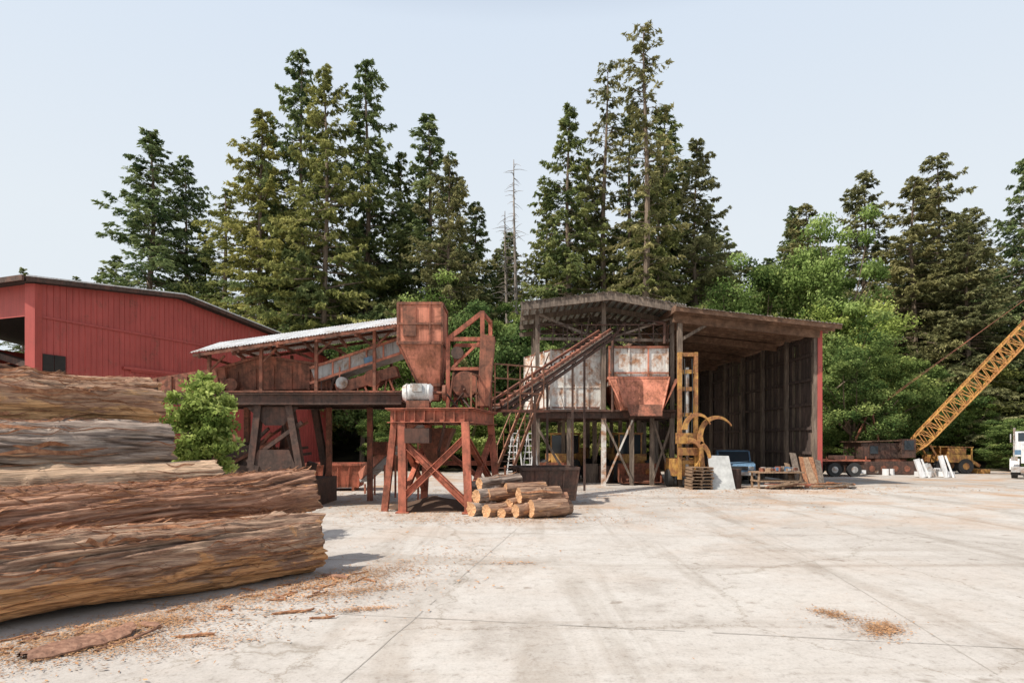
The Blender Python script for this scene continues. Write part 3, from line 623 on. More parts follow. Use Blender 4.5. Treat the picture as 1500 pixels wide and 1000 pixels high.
def dumpster(name,c,sx,sy,sz,rz,mat):
    mb=MB(); ca,sa=math.cos(rz),math.sin(rz)
    def T(x,y,z): return (c[0]+x*ca-y*sa,c[1]+x*sa+y*ca,c[2]+z)
    b0,t0=.88,1.0
    def ring(k,z,off=0): return [T(-sx/2*k+off,-sy/2*k+off,z),T(sx/2*k-off,-sy/2*k+off,z),T(sx/2*k-off,sy/2*k-off,z),T(-sx/2*k+off,sy/2*k-off,z)]
    o0=ring(b0,.15);o1=ring(t0,sz);i1=ring(t0,sz,.05);i0=ring(b0,.2,.05)
    vs=o0+o1+i1+i0
    fs=[(3,2,1,0)]+[(k,(k+1)%4,4+(k+1)%4,4+k) for k in range(4)]+[(4+k,4+(k+1)%4,8+(k+1)%4,8+k) for k in range(4)]+[(8+k,8+(k+1)%4,12+(k+1)%4,12+k) for k in range(4)]+[(12,13,14,15)]
    mb.add(vs,fs,0)
    for k in range(4): mb.beam(o1[k],o1[(k+1)%4],.09,.1,0)
    n=max(3,int(sx/.5))
    for i in range(n+1):
        t=i/n
        for a,b2 in((0,1),(3,2)): mb.beam(lerp(o0[a],o0[b2],t),lerp(o1[a],o1[b2],t),.06,.06,0)
    for i in range(4):
        t=i/3
        for a,b2 in((0,3),(1,2)): mb.beam(lerp(o0[a],o0[b2],t),lerp(o1[a],o1[b2],t),.06,.06,0)
    for x in(-sx*.35,sx*.35): mb.beam(T(x,-sy/2*.9,.08),T(x,sy/2*.9,.08),.1,.14,0)
    mb.obj(name,[mat],bev=.006)
dumpster('scrap_dumpster',(1.15,21.6,0),2.0,1.8,1.25,.15,'darkrust')
dumpster('scrap_dumpster',(-7.9,27.5,0),2.5,1.6,1.15,.1,'redsteel')

# ------------------------------------------------------------------ hopper tower
tw=empty('hopper_tower')
def tower():
    FL=V(-3.75,19.0,0);FR=V(-1.3,18.7,0);BR=V(-.65,21.7,0);BL=V(-3.2,22.0,0)
    mb=MB(); zt=2.95
    for a,b2 in((FL,FR),(FR,BR),(BR,BL),(BL,FL)): mb.ib(a+V(0,0,zt),b2+V(0,0,zt),.26,.4,0)
    for k in range(8):
        q=FL.lerp(FR,(k+.5)/8)+V(0,-.06,zt); mb.box(tuple(q),(.03,.1,.34),0)
    for t in(.25,.5,.75): mb.ib(FL.lerp(FR,t)+V(0,0,zt-.02),BL.lerp(BR,t)+V(0,0,zt-.02),.2,.3,0)
    mb.add([FL+V(-.15,-.16,3.165),FR+V(.15,-.16,3.165),BR+V(.15,.1,3.165),BL+V(-.1,.1,3.165),FL+V(-.15,-.16,3.2),FR+V(.15,-.16,3.2),BR+V(.15,.1,3.2),BL+V(-.1,.1,3.2)],[(3,2,1,0),(4,5,6,7),(0,1,5,4),(1,2,6,5),(2,3,7,6),(3,0,4,7)],0)
    legs=[(FL+V(.35,0,0),FL+V(.42,-.25,0)),(FR+V(-.12,0,0),FR+V(.0,-.2,0)),(BR+V(-.1,0,0),BR+V(.15,.2,0)),(BL+V(.2,0,0),BL+V(0,.3,0))]
    for a,b2 in legs:
        mb.ib(a+V(0,0,2.75),b2,.24,.24,0); mb.box((b2.x,b2.y,.02),(.4,.4,.04),0)
    mb.ib(FL+V(.1,.1,2.75),V(-3.98,19.2,0),.2,.2,0)
    L=[l[1] for l in legs]; Tt=[l[0] for l in legs]
    def brace(i,k,z0,z1,w=.16):
        a=L[i].lerp(Tt[i]+V(0,0,0),z0/2.75); b2=L[k].lerp(Tt[k],z1/2.75); mb.ib(V(a.x,a.y,z0),V(b2.x,b2.y,z1),w,w,0)
    brace(0,1,2.2,.25,.2); brace(0,1,.45,2.3,.2); brace(1,2,.3,2.4); brace(1,2,2.3,.4); brace(2,3,.4,2.3); brace(3,0,.4,2.3); brace(3,0,2.3,.4)
    brace(3,2,1.4,1.4)
    mb.obj('support_frame',['redsteel'],tw,bev=.004)
    h=MB()
    x0,x1,y0,y1=-3.62,-2.22,19.5,21.0
    zt,zm,zb=6.55,5.3,4.0
    def fr(s,z,dx=0): 
        cx,cy=(x0+x1)/2+dx,(y0+y1)/2; return [(cx-(x1-x0)/2*s,cy-(y1-y0)/2*s,z),(cx+(x1-x0)/2*s,cy-(y1-y0)/2*s,z),(cx+(x1-x0)/2*s,cy+(y1-y0)/2*s,z),(cx-(x1-x0)/2*s,cy+(y1-y0)/2*s,z)]
    rr=[fr(1,zt),fr(1,zm),fr(.5,zb,.25),fr(.42,3.5,.25)]
    for k,(a,b2) in enumerate(zip(rr[:-1],rr[1:])): h.add(a+b2,[(i,4+i,4+(i+1)%4,(i+1)%4) for i in range(4)],[1,1,0][k])
    for i in range(4):
        j=(i+1)%4
        h.beam(rr[0][i],rr[0][j],.08,.08,0); h.beam(rr[1][i],rr[1][j],.1,.1,0); h.beam(rr[2][i],rr[2][j],.1,.1,0)
        h.beam(rr[0][i],rr[1][i],.07,.07,0); h.beam(rr[1][i],rr[2][i],.06,.06,0)
    h.box((-3.25,19.47,5.98),(.42,.04,.95),0); h.beam((-3.6,19.46,5.9),(-2.24,19.46,5.9),.04,.07,0); h.beam((-2.6,19.46,5.3),(-2.6,19.46,6.5),.05,.05,0)
    h.obj('hopper',['rust','rustlight'],tw,bev=.004)
    m2=MB()
    m2.cyl((-3.25,19.1,3.68),(-2.55,19.1,3.68),.27,None,28,0)
    for k in range(14): m2.cyl((-3.15+k*.038,19.1,3.68),(-3.135+k*.038,19.1,3.68),.295,None,28,0)
    m2.cyl((-3.38,19.1,3.68),(-3.25,19.1,3.68),.22,.3,24,0); m2.cyl((-2.55,19.1,3.68),(-2.45,19.1,3.68),.3,.2,24,0)
    m2.cyl((-2.45,19.1,3.68),(-2.15,19.1,3.68),.05,None,10,1); m2.box((-2.9,18.83,3.82),(.28,.14,.24),2); m2.box((-2.9,19.1,3.32),(.7,.5,.22),1)
    m2.cyl((-2.15,19.1,3.68),(-2.05,19.1,3.68),.25,None,20,1)
    m2.obj('electric_motor',['greyw','rust','greymetal'],tw)
    u=MB()
    u.box((-2.9,19.0,2.35),(.75,.6,.45),1); u.add([(-3.2,19.5,2.6),(-1.9,19.5,2.6),(-1.9,21,2.6),(-3.2,21,2.6),(-2.7,20,1.5),(-2.3,20,1.5),(-2.3,20.5,1.5),(-2.7,20.5,1.5)],[(0,4,5,1),(1,5,6,2),(2,6,7,3),(3,7,4,0)],0)
    for x,y in((-2.05,19.7),(-.95,19.7),(-.75,21.3),(-1.95,21.3)): u.beam((x,y,3.2),(x,y,5.5 if x<-1.5 else 6.35),.13,.13,3)
    u.beam((-2.05,19.7,5.45),(-.95,19.7,6.3),.12,.14,3); u.beam((-2.05,19.7,5.45),(-.85,19.7,5.45),.1,.12,3); u.beam((-1.95,21.3,5.5),(-.75,21.3,5.5),.1,.12,3)
    u.beam((-2.05,19.7,4.5),(-.95,19.7,4.5),.08,.1,3); u.beam((-.95,19.7,6.3),(-.75,21.3,6.3),.1,.1,3); u.beam((-.95,19.7,5.0),(-.75,21.3,5.0),.1,.1,3)
    u.beam((-1.9,19.7,4.55),(-1.0,19.7,5.4),.06,.08,3)
    u.box((-1.5,20.3,4.1),(.8,.9,.9),1,.1); u.cyl((-1.5,19.6,4.0),(-1.5,19.75,4.0),.42,None,22,0); u.cyl((-1.75,19.6,5.0),(-1.75,19.8,5.0),.2,None,16,1)
    u.add([(-1.0,19.5,5.6),(-.55,19.5,5.5),(-.55,20.4,5.5),(-1.0,20.4,5.6),(-1.1,19.5,3.3),(-.75,19.5,3.3),(-.75,20.4,3.3),(-1.1,20.4,3.3)],[(0,4,5,1),(1,5,6,2),(2,6,7,3),(3,7,4,0)],0)
    for k in range(6):
        p=lerp((-1.25,18.75,3.2),(-.6,21.6,3.2),k/5); u.beam(p,(p[0],p[1],4.25),.05,.05,2)
    for z in(3.7,4.25): u.beam((-1.25,18.75,z),(-.6,21.6,z),.05,.05,2)
    for k in range(5):
        p=lerp((-.6,21.6,3.2),(1.2,23.2,3.3),k/4); u.beam(p,(p[0],p[1],4.9),.05,.05,2)
    for z in(3.9,4.4,4.9): u.beam((-.6,21.6,z),(1.2,23.2,z+.05),.05,.05,2)
    u.beam((-.6,21.7,3.25),(1.2,23.2,3.3),.7,.08,0)
    for k in range(8): u.pipe([(-2.2+random.random()*1.3,19.3+random.random(),3.2),(-2.2+random.random()*1.3,19.4+random.random(),3.6+random.random()*1.2)],.035,6,random.choice([0,1]))
    u.pipe([(-2.1,19,3.2),(-2.1,19,2.6),(-2.3,19.3,1.9),(-2.4,20.2,1.6)],.05,8,1)
    u.obj('upper_frame_and_rails',['rust','darkrust','orange','redsteel'],tw)
    s=MB(); vs=[];N=30;Mr=8
    for j in range(Mr+1):
        for i in range(N):
            a=2*math.pi*i/N; r=j/Mr; z=.42*(1-r)**1.2+.08*noise.noise(V(r*3*math.cos(a),r*3*math.sin(a),2))*(1-r)
            vs.append((-2.5+1.7*r*math.cos(a)*(1+.2*math.sin(3*a)),20+1.2*r*math.sin(a),z-.01*(j==Mr)))
    s.add(vs,[(j*N+i,j*N+(i+1)%N,(j+1)*N+(i+1)%N,(j+1)*N+i)[::-1] for j in range(Mr) for i in range(N)],0,True)
    s.obj('soil_heap',['dirt'])
tower()

# ------------------------------------------------------------------ central mill structure
ms=empty('chip_bin_structure')
def central():
    r=MB(); n=120
    xl,xp,xr=.45,4.7,8.3; zl,zp,zr=8.8,9.3,8.65
    def zr_(x): return zl+(zp-zl)*(x-xl)/(xp-xl) if x<xp else zp+(zr-zp)*(x-xp)/(xr-xp)
    for i in range(n):
        x0=xl+(xr-xl)*i/n;x1=xl+(xr-xl)*(i+1)/n;c=.02*(1 if i%2 else -1)
        ya=29.2+.2*noise.noise(V(i*.4,0,0))
        r.quad((x0,ya,zr_(x0)+c),(x1,ya,zr_(x1)-c),(x1,37,zr_(x1)-c+.1),(x0,37,zr_(x0)+c+.1),0)
    for k in range(22):
        x=xl+.1+k*(xr-xl-.2)/21; r.beam((x,29.25,zr_(x)-.1),(x,36.9,zr_(x)-.02),.06,.14,1)
    for y in(29.3,31.8,34.4,36.8):
        for a,b2 in((xl,xp),(xp,xr)): r.beam((a,y,zr_(a)-.28),(b2,y,zr_(b2)-.28),.12,.24,1)
    r.beam((xl-.05,29.3,zl-.08),(xp,29.3,zp-.08),.04,.14,1); r.beam((xp,29.3,zp-.08),(xr,29.3,zr-.08),.04,.14,1)
    r.obj('roof',['galv','oldwood'],ms)
    p=MB()
    for x in(1.25,4.5,7.85):
        for y in(30.2,33.5,36.5):
            p.beam((x,y,3.4),(x,y,zr_(x)-.35),.2,.2,0)
            p.beam((x,y,0),(x,y,3.4),.22,.22,0 if x!=4.5 or y>31 else 1)
    for x in(2.8,5.9,6.9):
        for y in(30.3,33.5,36.5): p.beam((x,y,0),(x,y,3.4),.2,.2,0)
    for y in(30.2,33.5,36.5): p.beam((1.0,y,3.45),(8.0,y,3.45),.25,.3,2)
    for x in(1.2,2.8,4.5,5.9,7.85): p.beam((x,30,3.42),(x,36.6,3.42),.2,.26,2)
    p.box((4.5,33.4,3.66),(7.0,7.0,.1),2)
    p.beam((1.25,30.1,8.4),(4.5,30.1,7.0),.1,.12,0); p.beam((4.5,30.1,7.1),(7.85,30.1,8.2),.08,.1,0); p.beam((1.25,30.15,7.2),(7.85,30.15,7.1),.1,.14,0)
    p.beam((1.2,30.1,2.9),(2.8,30.1,.3),.1,.12,0); p.beam((4.5,30.1,3.2),(5.9,30.1,.2),.08,.1,0); p.beam((5.9,30.1,3.2),(4.6,30.1,.2),.06,.08,1); p.beam((6.9,30.1,3.2),(7.8,30.1,.3),.08,.1,0); p.beam((7.8,30.1,3.0),(6.9,30.1,.3),.08,.1,0)
    for x in(1.3,4.4,7.8):
        p.beam((x,30.2,8),(x,33.4,8.3),.08,.1,0); p.beam((x,30.3,2.7),(x,33.3,.5),.08,.1,0)
    for k in range(12): p.beam((1.4+k*.55,30.15,7.2),(1.4+k*.55+random.uniform(-.2,.5),31+random.random()*3,8.5),.06,.07,0)
    for k in range(10):
        x=1.3+k*.7; p.beam((x,30.0,6.95),(x,30.0,7.85),.045,.045,2)
    p.beam((1.3,30.0,7.85),(7.8,30.0,7.85),.05,.05,2); p.beam((1.3,30.0,7.4),(7.8,30.0,7.4),.04,.04,2)
    for k in range(16): p.beam((random.uniform(1.5,7.6),random.uniform(31,36),6.9),(random.uniform(1.5,7.6),random.uniform(31,36),8.6),.08,.1,random.choice([0,2]))
    p.pipe([(4.9,29.9,3.6),(4.9,29.9,7.2),(5.6,30.4,8.0)],.07,8,2); p.pipe([(7.4,29.8,6.9),(7.4,29.8,7.9),(6.4,30.6,8.2)],.08,8,2)
    for k in range(18): p.box((random.uniform(1.5,7.5),random.uniform(31,36),.3),(random.uniform(.3,.9),.6,random.uniform(.4,1.4)),random.choice([0,2,3]),random.random())
    p.obj('frame',['oldwood','white','darkrust','rust'],ms)
    b=MB()
    F=[(1.95,30.6),(4.4,30.6),(4.4,34.5),(0.9,34.5),(.7,33.6)]
    def prism(F,z0,z1,mi):
        n=len(F); vs=[(x,y,z0) for x,y in F]+[(x,y,z1) for x,y in F]
        b.add(vs,[(i,(i+1)%n,n+(i+1)%n,n+i) for i in range(n)]+[tuple(range(n))[::-1]],mi)
    prism(F,3.75,6.75,0)
    for z in(3.85,4.85,5.85,6.72):
        for i in(0,4): 
            a=F[i];c=F[(i+1)%5]; b.beam((a[0],a[1]-.02,z),(c[0],c[1]-.02,z),.04,.05,0 if z>4 and z<6.5 else 2)
    for k in range(5):
        x=1.95+k*.61; b.beam((x,30.56,3.75),(x,30.56,6.75),.05,.05,0)
    for k in range(5):
        q=lerp((.7,33.55,3.75),(1.95,30.57,3.75),k/4); b.beam((q[0]-.03,q[1],3.75),(q[0]-.03,q[1],6.75),.05,.05,0)
    F2=[(4.75,30.0),(7.6,30.0),(7.6,34),(4.75,34)]; prism(F2,4.9,6.75,0)
    for k in range(4): x=4.75+k*.95; b.beam((x,29.96,4.9),(x,29.96,6.8),.07,.06,0 if k%2 else 1)
    b.beam((4.7,29.95,6.75),(7.65,29.95,6.75),.1,.1,2); b.beam((4.7,29.94,5.5),(7.65,29.94,5.5),.05,.07,1)
    def fr(x0,x1,y0,y1,z): return [(x0,y0,z),(x1,y0,z),(x1,y1,z),(x0,y1,z)]
    a=fr(4.7,7.65,29.85,33,5.25);c=fr(5.3,7.15,29.2,32,3.7)
    b.add(a+c,[(i,4+i,4+(i+1)%4,(i+1)%4) for i in range(4)],1)
    for i in range(4): b.beam(a[i],a[(i+1)%4],.09,.12,1); b.beam(c[i],c[(i+1)%4],.09,.1,1); b.beam(a[i],c[i],.08,.08,1)
    b.add([(5.0,29.6,5.2),(5.2,29.6,5.2),(5.6,29.1,3.75),(5.35,29.1,3.75)],[(0,3,2,1)],1)
    b.add([(7.2,29.2,3.7),(7.9,28.9,5.2),(8.0,30.4,5.2),(7.3,30.4,3.7)],[(0,1,2,3)],3)
    b.add([(5.4,29.0,3.9),(7.1,29.0,3.9),(7.0,28.6,3.35),(5.5,28.6,3.35)],[(3,2,1,0)],3)
    b.obj('white_bins',['white','rustlight','rust','rust'],ms)
central()
ic=MB()
pa,pb=V(-.6,22.3,3.35),V(4.45,29.2,7.25); dd=(pb-pa).normalized(); sd=dd.cross(V(0,0,1)).normalized(); up=sd.cross(dd)
for s in(-.3,.3):
    ic.beam(pa+sd*s-up*.25,pb+sd*s-up*.25,.08,.12,1); ic.beam(pa+sd*s+up*.2,pb+sd*s+up*.2,.08,.1,0)
    for k in range(11):
        t=k/10; q=pa.lerp(pb,t)+sd*s; ic.beam(q-up*.25,q+up*.2,.05,.05,1)
ic.beam(pa,pb,.55,.05,1); ic.beam(pa+sd*.36-up*.05,pb+sd*.36-up*.05,.03,.1,1); ic.beam(pa+sd*.38+up*.1,pb+sd*.38+up*.1,.05,.05,2)
for k in range(20): q=pa.lerp(pb,(k+.5)/20)+up*.05; ic.cyl(q-sd*.28,q+sd*.28,.06,None,8,0)
for t in(.35,.7):
    q=pa.lerp(pb,t); 
    for s in(-.3,.3): ic.beam(q+sd*s,(q.x+sd.x*s,q.y+sd.y*s,0),.09,.09,1)
ic.obj('inclined_conveyor',['rust','darkrust','oldwood'])
st=MB()
a=V(-.3,27,1.0);b2=V(1.6,31,5.8)
for s in(-.35,.35): st.beam(a+V(s,0,0),b2+V(s,0,0),.05,.2,0); st.beam(a+V(s,0,1),b2+V(s,0,1),.04,.04,0); 
for k in range(18): p=a.lerp(b2,k/17); st.box(tuple(p),(.7,.22,.03),1); 
for k in range(8):
    p=a.lerp(b2,k/7)
    for s in(-.35,.35): st.beam(p+V(s,0,0),p+V(s,0,1),.04,.04,0)
st.beam((-.3,27,0),(-.3,27,1.1),.1,.1,0); st.beam((1.0,29.5,0),(1.0,29.5,4),.1,.1,1)
st.obj('steel_stairs',['orange','darkrust'])

# ------------------------------------------------------------------ open shed
sh=empty('open_timber_shed')
def shed():
    X=14.75; Y0,Y1=29.5,48.0
    w=MB(); y=Y0; g=random.Random(9)
    while y<Y1:
        bw=g.uniform(.2,.3); z=7.35+(y-Y0)*.012+g.uniform(-.02,.02)
        w.box((X+g.uniform(-.02,.02),y+bw/2,z/2+.05),(.03,bw-g.choice([.006,.01,.03]),z-.1),0 if g.random()<.8 else 1); y+=bw
    for z in(.5,1.6,2.8,4.0,5.2,6.4,7.2): w.beam((X-.08,Y0,z),(X-.08,Y1,z),.1,.14,0)
    y=Y0
    while y<=Y1+.1: w.beam((X-.2,y,0),(X-.2,y,7.4),.2,.2,1); y+=3.08
    w.box((X-.03,Y0-.12,3.72),(.2,.06,7.45),2); w.box((X+.1,Y0+.0,3.7),(.04,.16,7.4),2)
    w.obj('side_wall',['siding','oldwood','redwall'],sh)
    b=MB(); x=11.0
    while x<X:
        bw=g.uniform(.2,.3); b.box((x+bw/2,Y1,3.9),(bw-.008,.03,7.8),0); x+=bw
    b.obj('back_wall',['siding'],sh)
    r=MB(); xl,xr=7.6,15.35; n=90
    def zz(x,y): return 8.45-(x-7.6)/(15.35-7.6)*.85+(y-28.6)*.006
    for i in range(n):
        x0=xl+(xr-xl)*i/n;x1=xl+(xr-xl)*(i+1)/n;c=.018*(1 if i%2 else -1); ya=28.45+.2*noise.noise(V(i*.35,5,0))
        r.quad((x0,ya,zz(x0,28.5)+c),(x1,ya,zz(x1,28.5)-c),(x1,48.5,zz(x1,48.5)-c),(x0,48.5,zz(x0,48.5)+c),0)
    yy=28.6
    while yy<48.4: 
        r.beam((xl,yy,zz(xl,yy)-.12),(xr,yy,zz(xr,yy)-.12),.07,.2,1); yy+=.62
    x=xl
    while x<xr-.2: r.beam((x+.12,28.55,zz(x+.12,28.55)-.035),(x+.12,48.4,zz(x+.12,48.4)-.035),.215,.02,1); x+=.23
    for y in(29.4,34,39,44,48): r.beam((7.7,y,zz(7.7,y)-.4),(14.7,y,zz(14.7,y)-.4),.16,.36,1)
    r.beam((xl,28.6,zz(xl,28.5)-.1),(xr,28.6,zz(xr,28.5)-.1),.05,.2,2)
    r.beam((xl,28.5,zz(xl,28.5)-.1),(xl,48.4,zz(xl,48.4)-.1),.05,.28,1)
    r.obj('roof',['galv','beamwood','oldwood'],sh)
    p=MB()
    for y in(29.5,38.5,48): p.beam((8.05,y,0),(8.05,y,8.0),.22,.22,0)
    p.beam((8.05,29.5,7.0),(9.6,29.5,7.9),.14,.14,0)
    p.obj('posts',['oldwood'],sh)
shed()
gr=MB(); gy=28.6
for x in(7.8,8.55): gr.beam((x,gy,.4),(x,gy,6.3),.16,.24,0)
for z in(1.2,2.2,3.4,4.6,5.4,6.2): gr.beam((7.7,gy,z),(8.65,gy,z),.1,.18,0)
gr.cyl((8.17,gy+.05,1),(8.17,gy+.05,5.6),.09,None,12,1); gr.box((8.17,gy+.9,.95),(1.3,1.7,.8),0); gr.box((8.17,gy-.2,2.3),(1.2,.12,.5),0)
gr.box((8.17,gy-.2,1.7),(1.0,.1,.35),0)
for x in(7.55,8.8): gr.cyl((x-.12,gy+.9,.42),(x+.12,gy+.9,.42),.42,None,22,2)
for x in(8.0,8.35): gr.pipe([(x,gy-.1,6.0),(x+.03,gy-.15,4.2),(x-.05,gy-.2,2.4)],.025,6,2)
def hook(cx,cz,rr,a0,a1,y,w0,flip=1):
    N=16; vs=[];
    for i in range(N+1):
        t=i/N; a=R(a0+(a1-a0)*t); w=w0*(1-t*.85)
        for rad in(rr-w/2,rr+w/2):
            for yy in(y-.06,y+.06): vs.append((cx+flip*rad*math.cos(a)*1.0,yy,cz+rad*math.sin(a)*1.15))
    fs=[]
    for i in range(N):
        o=i*4;p=o+4; fs+=[(o,p,p+1,o+1),(o+2,o+3,p+3,p+2),(o,o+2,p+2,p),(o+1,p+1,p+3,o+3)]
    fs+=[(0,1,3,2),(N*4,N*4+2,N*4+3,N*4+1)]
    gr.add(vs,fs,0)
hook(9.45,2.35,.8,200,35,gy-.3,.3); hook(8.5,2.7,.6,180,20,gy-.5,.25); hook(8.1,1.6,.55,100,-60,gy-.5,.22,1)
hook(8.4,1.3,.7,70,-50,gy-.3,.25)
gr.beam((8.65,gy-.3,2.0),(8.75,gy-.3,1.0),.2,.3,0)
gr.obj('log_grapple',['yellow','greymetal','black'],bev=.004)

def loader(loc,rz,mat='yellow'):
    mb=MB()
    mb.box((0,.2,1.15),(1.5,2.6,.7),0); mb.box((0,1.2,1.55),(1.3,1.2,.5),0); mb.box((0,-.1,2.0),(1.2,1.1,1.0),3); 
    for x in(-.6,.6):
        for y in(-.62,.42): mb.beam((x,y,1.5),(x,y,2.55),.08,.08,0)
    mb.box((0,-.1,2.58),(1.35,1.3,.1),0)
    for x in(-.85,.85):
        for y in(-.9,1.1):
            mb.cyl((x-.2,y,.6),(x+.2,y,.6),.6,None,24,2); mb.cyl((x-.22,y,.6),(x+.22,y,.6),.27,None,16,0)
        mb.beam((x*.6,-.4,1.4),(x*.6,-2.0,.6),.16,.25,0)
    vs=[];prof=[(-2.0,1.05),(-1.85,.5),(-2.1,.12),(-2.9,.1)]
    for x in(-1.05,1.05): vs+=[(x,a,b3) for a,b3 in prof]
    mb.add(vs,[(i,i+1,5+i,4+i) for i in range(3)]+[(0,1,2,3),(7,6,5,4)],1)
    mb.obj('wheel_loader',[mat,'rust','black','glass'],mat=Matrix.Translation(V(*loc))@Matrix.Rotation(rz,4,'Z'),bev=.015)
loader((6.2,33.2,0),.1); loader((3.0,34.2,0),-.5,'yellow')
ld=MB()
for bx,by in((-.0,29.0),(.75,29.3)):
    for s in(-.22,.22):
        ld.beam((bx+s-.1,by,.0),(bx+s*.6+.15,by+.35,2.7),.05,.07,0); ld.beam((bx+s*.9+.4,by+.9,.0),(bx+s*.6+.15,by+.4,2.7),.05,.06,0)
    for k in range(9):
        t=(k+.5)/9; ld.beam((bx-.32+.22*t,by+.35*t,2.7*t),(bx+.12+.16*t,by+.35*t,2.7*t),.03,.05,0)
ld.obj('step_ladders',['whitep'])

# ------------------------------------------------------------------ junk at shed mouth
pl=MB()
for k in range(7):
    z=.07+k*.145; jx=random.uniform(-.04,.04)
    for i in range(6): pl.box((8.55+jx,27.6+i*.19,z+.05),(1.0,.12,.02),0)
    for x in(-.45,0,.45): pl.box((8.55+x+jx,28.1,z-.005),(.08,1.05,.085),0)
pl.obj('pallet_stack',['pallet'])
pn=MB(); pn.add([(9.05,27.7,0),(10.05,27.6,0),(9.95,28.2,1.5),(9.0,28.3,1.52),(9.05,27.74,0),(10.05,27.64,0),(9.95,28.24,1.5),(9.0,28.34,1.52)],[(0,1,2,3),(7,6,5,4),(0,4,5,1),(1,5,6,2),(2,6,7,3),(3,7,4,0)],0)
pn.obj('leaning_panel',['plyw'])
def pickup(loc,rz,mat):
    mb=MB()
    def ext(prof,w,mi):
        n=len(prof); vs=[(-w/2,y,z) for y,z in prof]+[(w/2,y,z) for y,z in prof]
        mb.add(vs,[(i,(i+1)%n,n+(i+1)%n,n+i) for i in range(n)]+[tuple(range(n)),tuple(range(n,2*n))[::-1]],mi)
    ext([(-2.6,.45),(2.4,.45),(2.45,.85),(2.3,1.02),(1.0,1.1),(-2.6,1.08)],1.8,0)
    ext([(1.15,1.09),(.55,1.62),(-.65,1.64),(-.8,1.08)],1.6,1)
    ext([(.5,1.61),(.45,1.67),(-.6,1.69),(-.66,1.63)],1.56,0)
    for x in(-.79,.79):
        for y0,z0,y1,z1 in((1.15,1.09,.5,1.64),(-.72,1.08,-.6,1.66),(.1,1.09,.05,1.66)): mb.beam((x,y0,z0),(x,y1,z1),.07,.08,0)
    mb.box((0,-1.7,1.1),(1.5,1.5,.05),2); mb.box((0,-2.62,.6),(1.8,.1,.16),3); mb.box((0,2.48,.55),(1.8,.1,.18),3); mb.box((0,2.42,.82),(1.1,.06,.2),2)
    for x in(-.7,.7): mb.box((x,2.42,.82),(.26,.06,.18),3); mb.box((x*1.15,-2.62,.85),(.14,.04,.22),4)
    for x in(-.82,.82):
        for y in(-1.6,1.55): mb.cyl((x-.12,y,.37),(x+.12,y,.37),.37,None,22,2); mb.cyl((x-.13,y,.37),(x+.13,y,.37),.19,None,14,3)
    return mb.obj('pickup_truck',[mat,'glass','black','greymetal','redwall'],mat=Matrix.Translation(V(*loc))@Matrix.Rotation(rz,4,'Z'),bev=.02)
pickup((11.9,33.2,0),R(165),'blue')
tb=MB()
for z,sx in((.75,2.2),(.35,2.0)): tb.box((12.2,28.4,z),(sx,1.0,.06),0)
for x in(11.25,13.15):
    for y in(28,28.8): tb.beam((x,y,0),(x,y,.75),.08,.08,0)
g=random.Random(2)
for k in range(18): tb.box((11.3+g.random()*1.9,28.1+g.random()*.6,.85+g.random()*.06),(g.uniform(.08,.3),g.uniform(.1,.25),g.uniform(.08,.22)),g.choice([1,3,3,1,2,0]),g.random()*3)
for k in range(14): tb.beam((11.0+g.random()*2.4,27.6+g.random()*.5,.06+g.random()*.2),(12.0+g.random()*2,27.6+g.random()*.6,.08+g.random()*.25),.12,.05,g.choice([0,3]))
tb.obj('work_bench',['pallet','greymetal','blue','rust','yellow'])
lb=MB()
for k,(x,w) in enumerate([(12.95,.25),(13.25,.3),(13.6,.2),(14.0,.35),(14.35,.28),(14.2,.2)]): lb.beam((x,28.2+k*.05,.02),(x+g.uniform(-.3,.35),29.3,g.uniform(1.1,1.75)),w,.03,k%3,up=(0,1,.3))
for k in range(16): lb.beam((13.4+g.random()*2.2,27.6+g.random()*.8,.04+k*.015),(14.6+g.random()*1.4,27.8+g.random()*.8,.05+k*.015),.14,.04,g.choice([0,1,2]))
lb.obj('scrap_boards',['pallet','oldwood','strip'])
dr=MB(); dr.cyl((10.4,28.7,0),(10.4,28.7,.88),.29,None,20,0); dr.cyl((10.4,28.7,.3),(10.4,28.7,.33),.305,None,20,0); dr.cyl((10.4,28.7,.6),(10.4,28.7,.63),.305,None,20,0); dr.obj('steel_drum',['darkrust'])

# ------------------------------------------------------------------ right background
def flatbed():
    mb=MB(); o=V(19.5,38.5,0)
    mb.box((o.x+.8,o.y,.98),(3.0,2.3,.09),0); mb.ib((o.x-.6,o.y-.5,.8),(o.x+2.3,o.y-.5,.8),.14,.22,1); mb.ib((o.x-.6,o.y+.5,.8),(o.x+2.3,o.y+.5,.8),.14,.22,1)
    for x in(.15,1.35):
        for y in(-1.0,1.0): mb.cyl((o.x+x,o.y+y-.13,.43),(o.x+x,o.y+y+.13,.43),.43,None,22,2); mb.cyl((o.x+x,o.y+y-.14,.43),(o.x+x,o.y+y+.14,.43),.2,None,14,3)
    mb.box((o.x-.7,o.y,1.15),(.1,2.2,.3),0); mb.box((o.x+1.0,o.y-.2,1.15),(1.2,.8,.25),1)
    for x in(-.4,.8,2): mb.beam((o.x+x,o.y-1.17,1.0),(o.x+x,o.y-1.17,1.25),.06,.06,0)
    mb.obj('flatbed_trailer',['redsteel','darkrust','black','greymetal'],bev=.008)
flatbed()
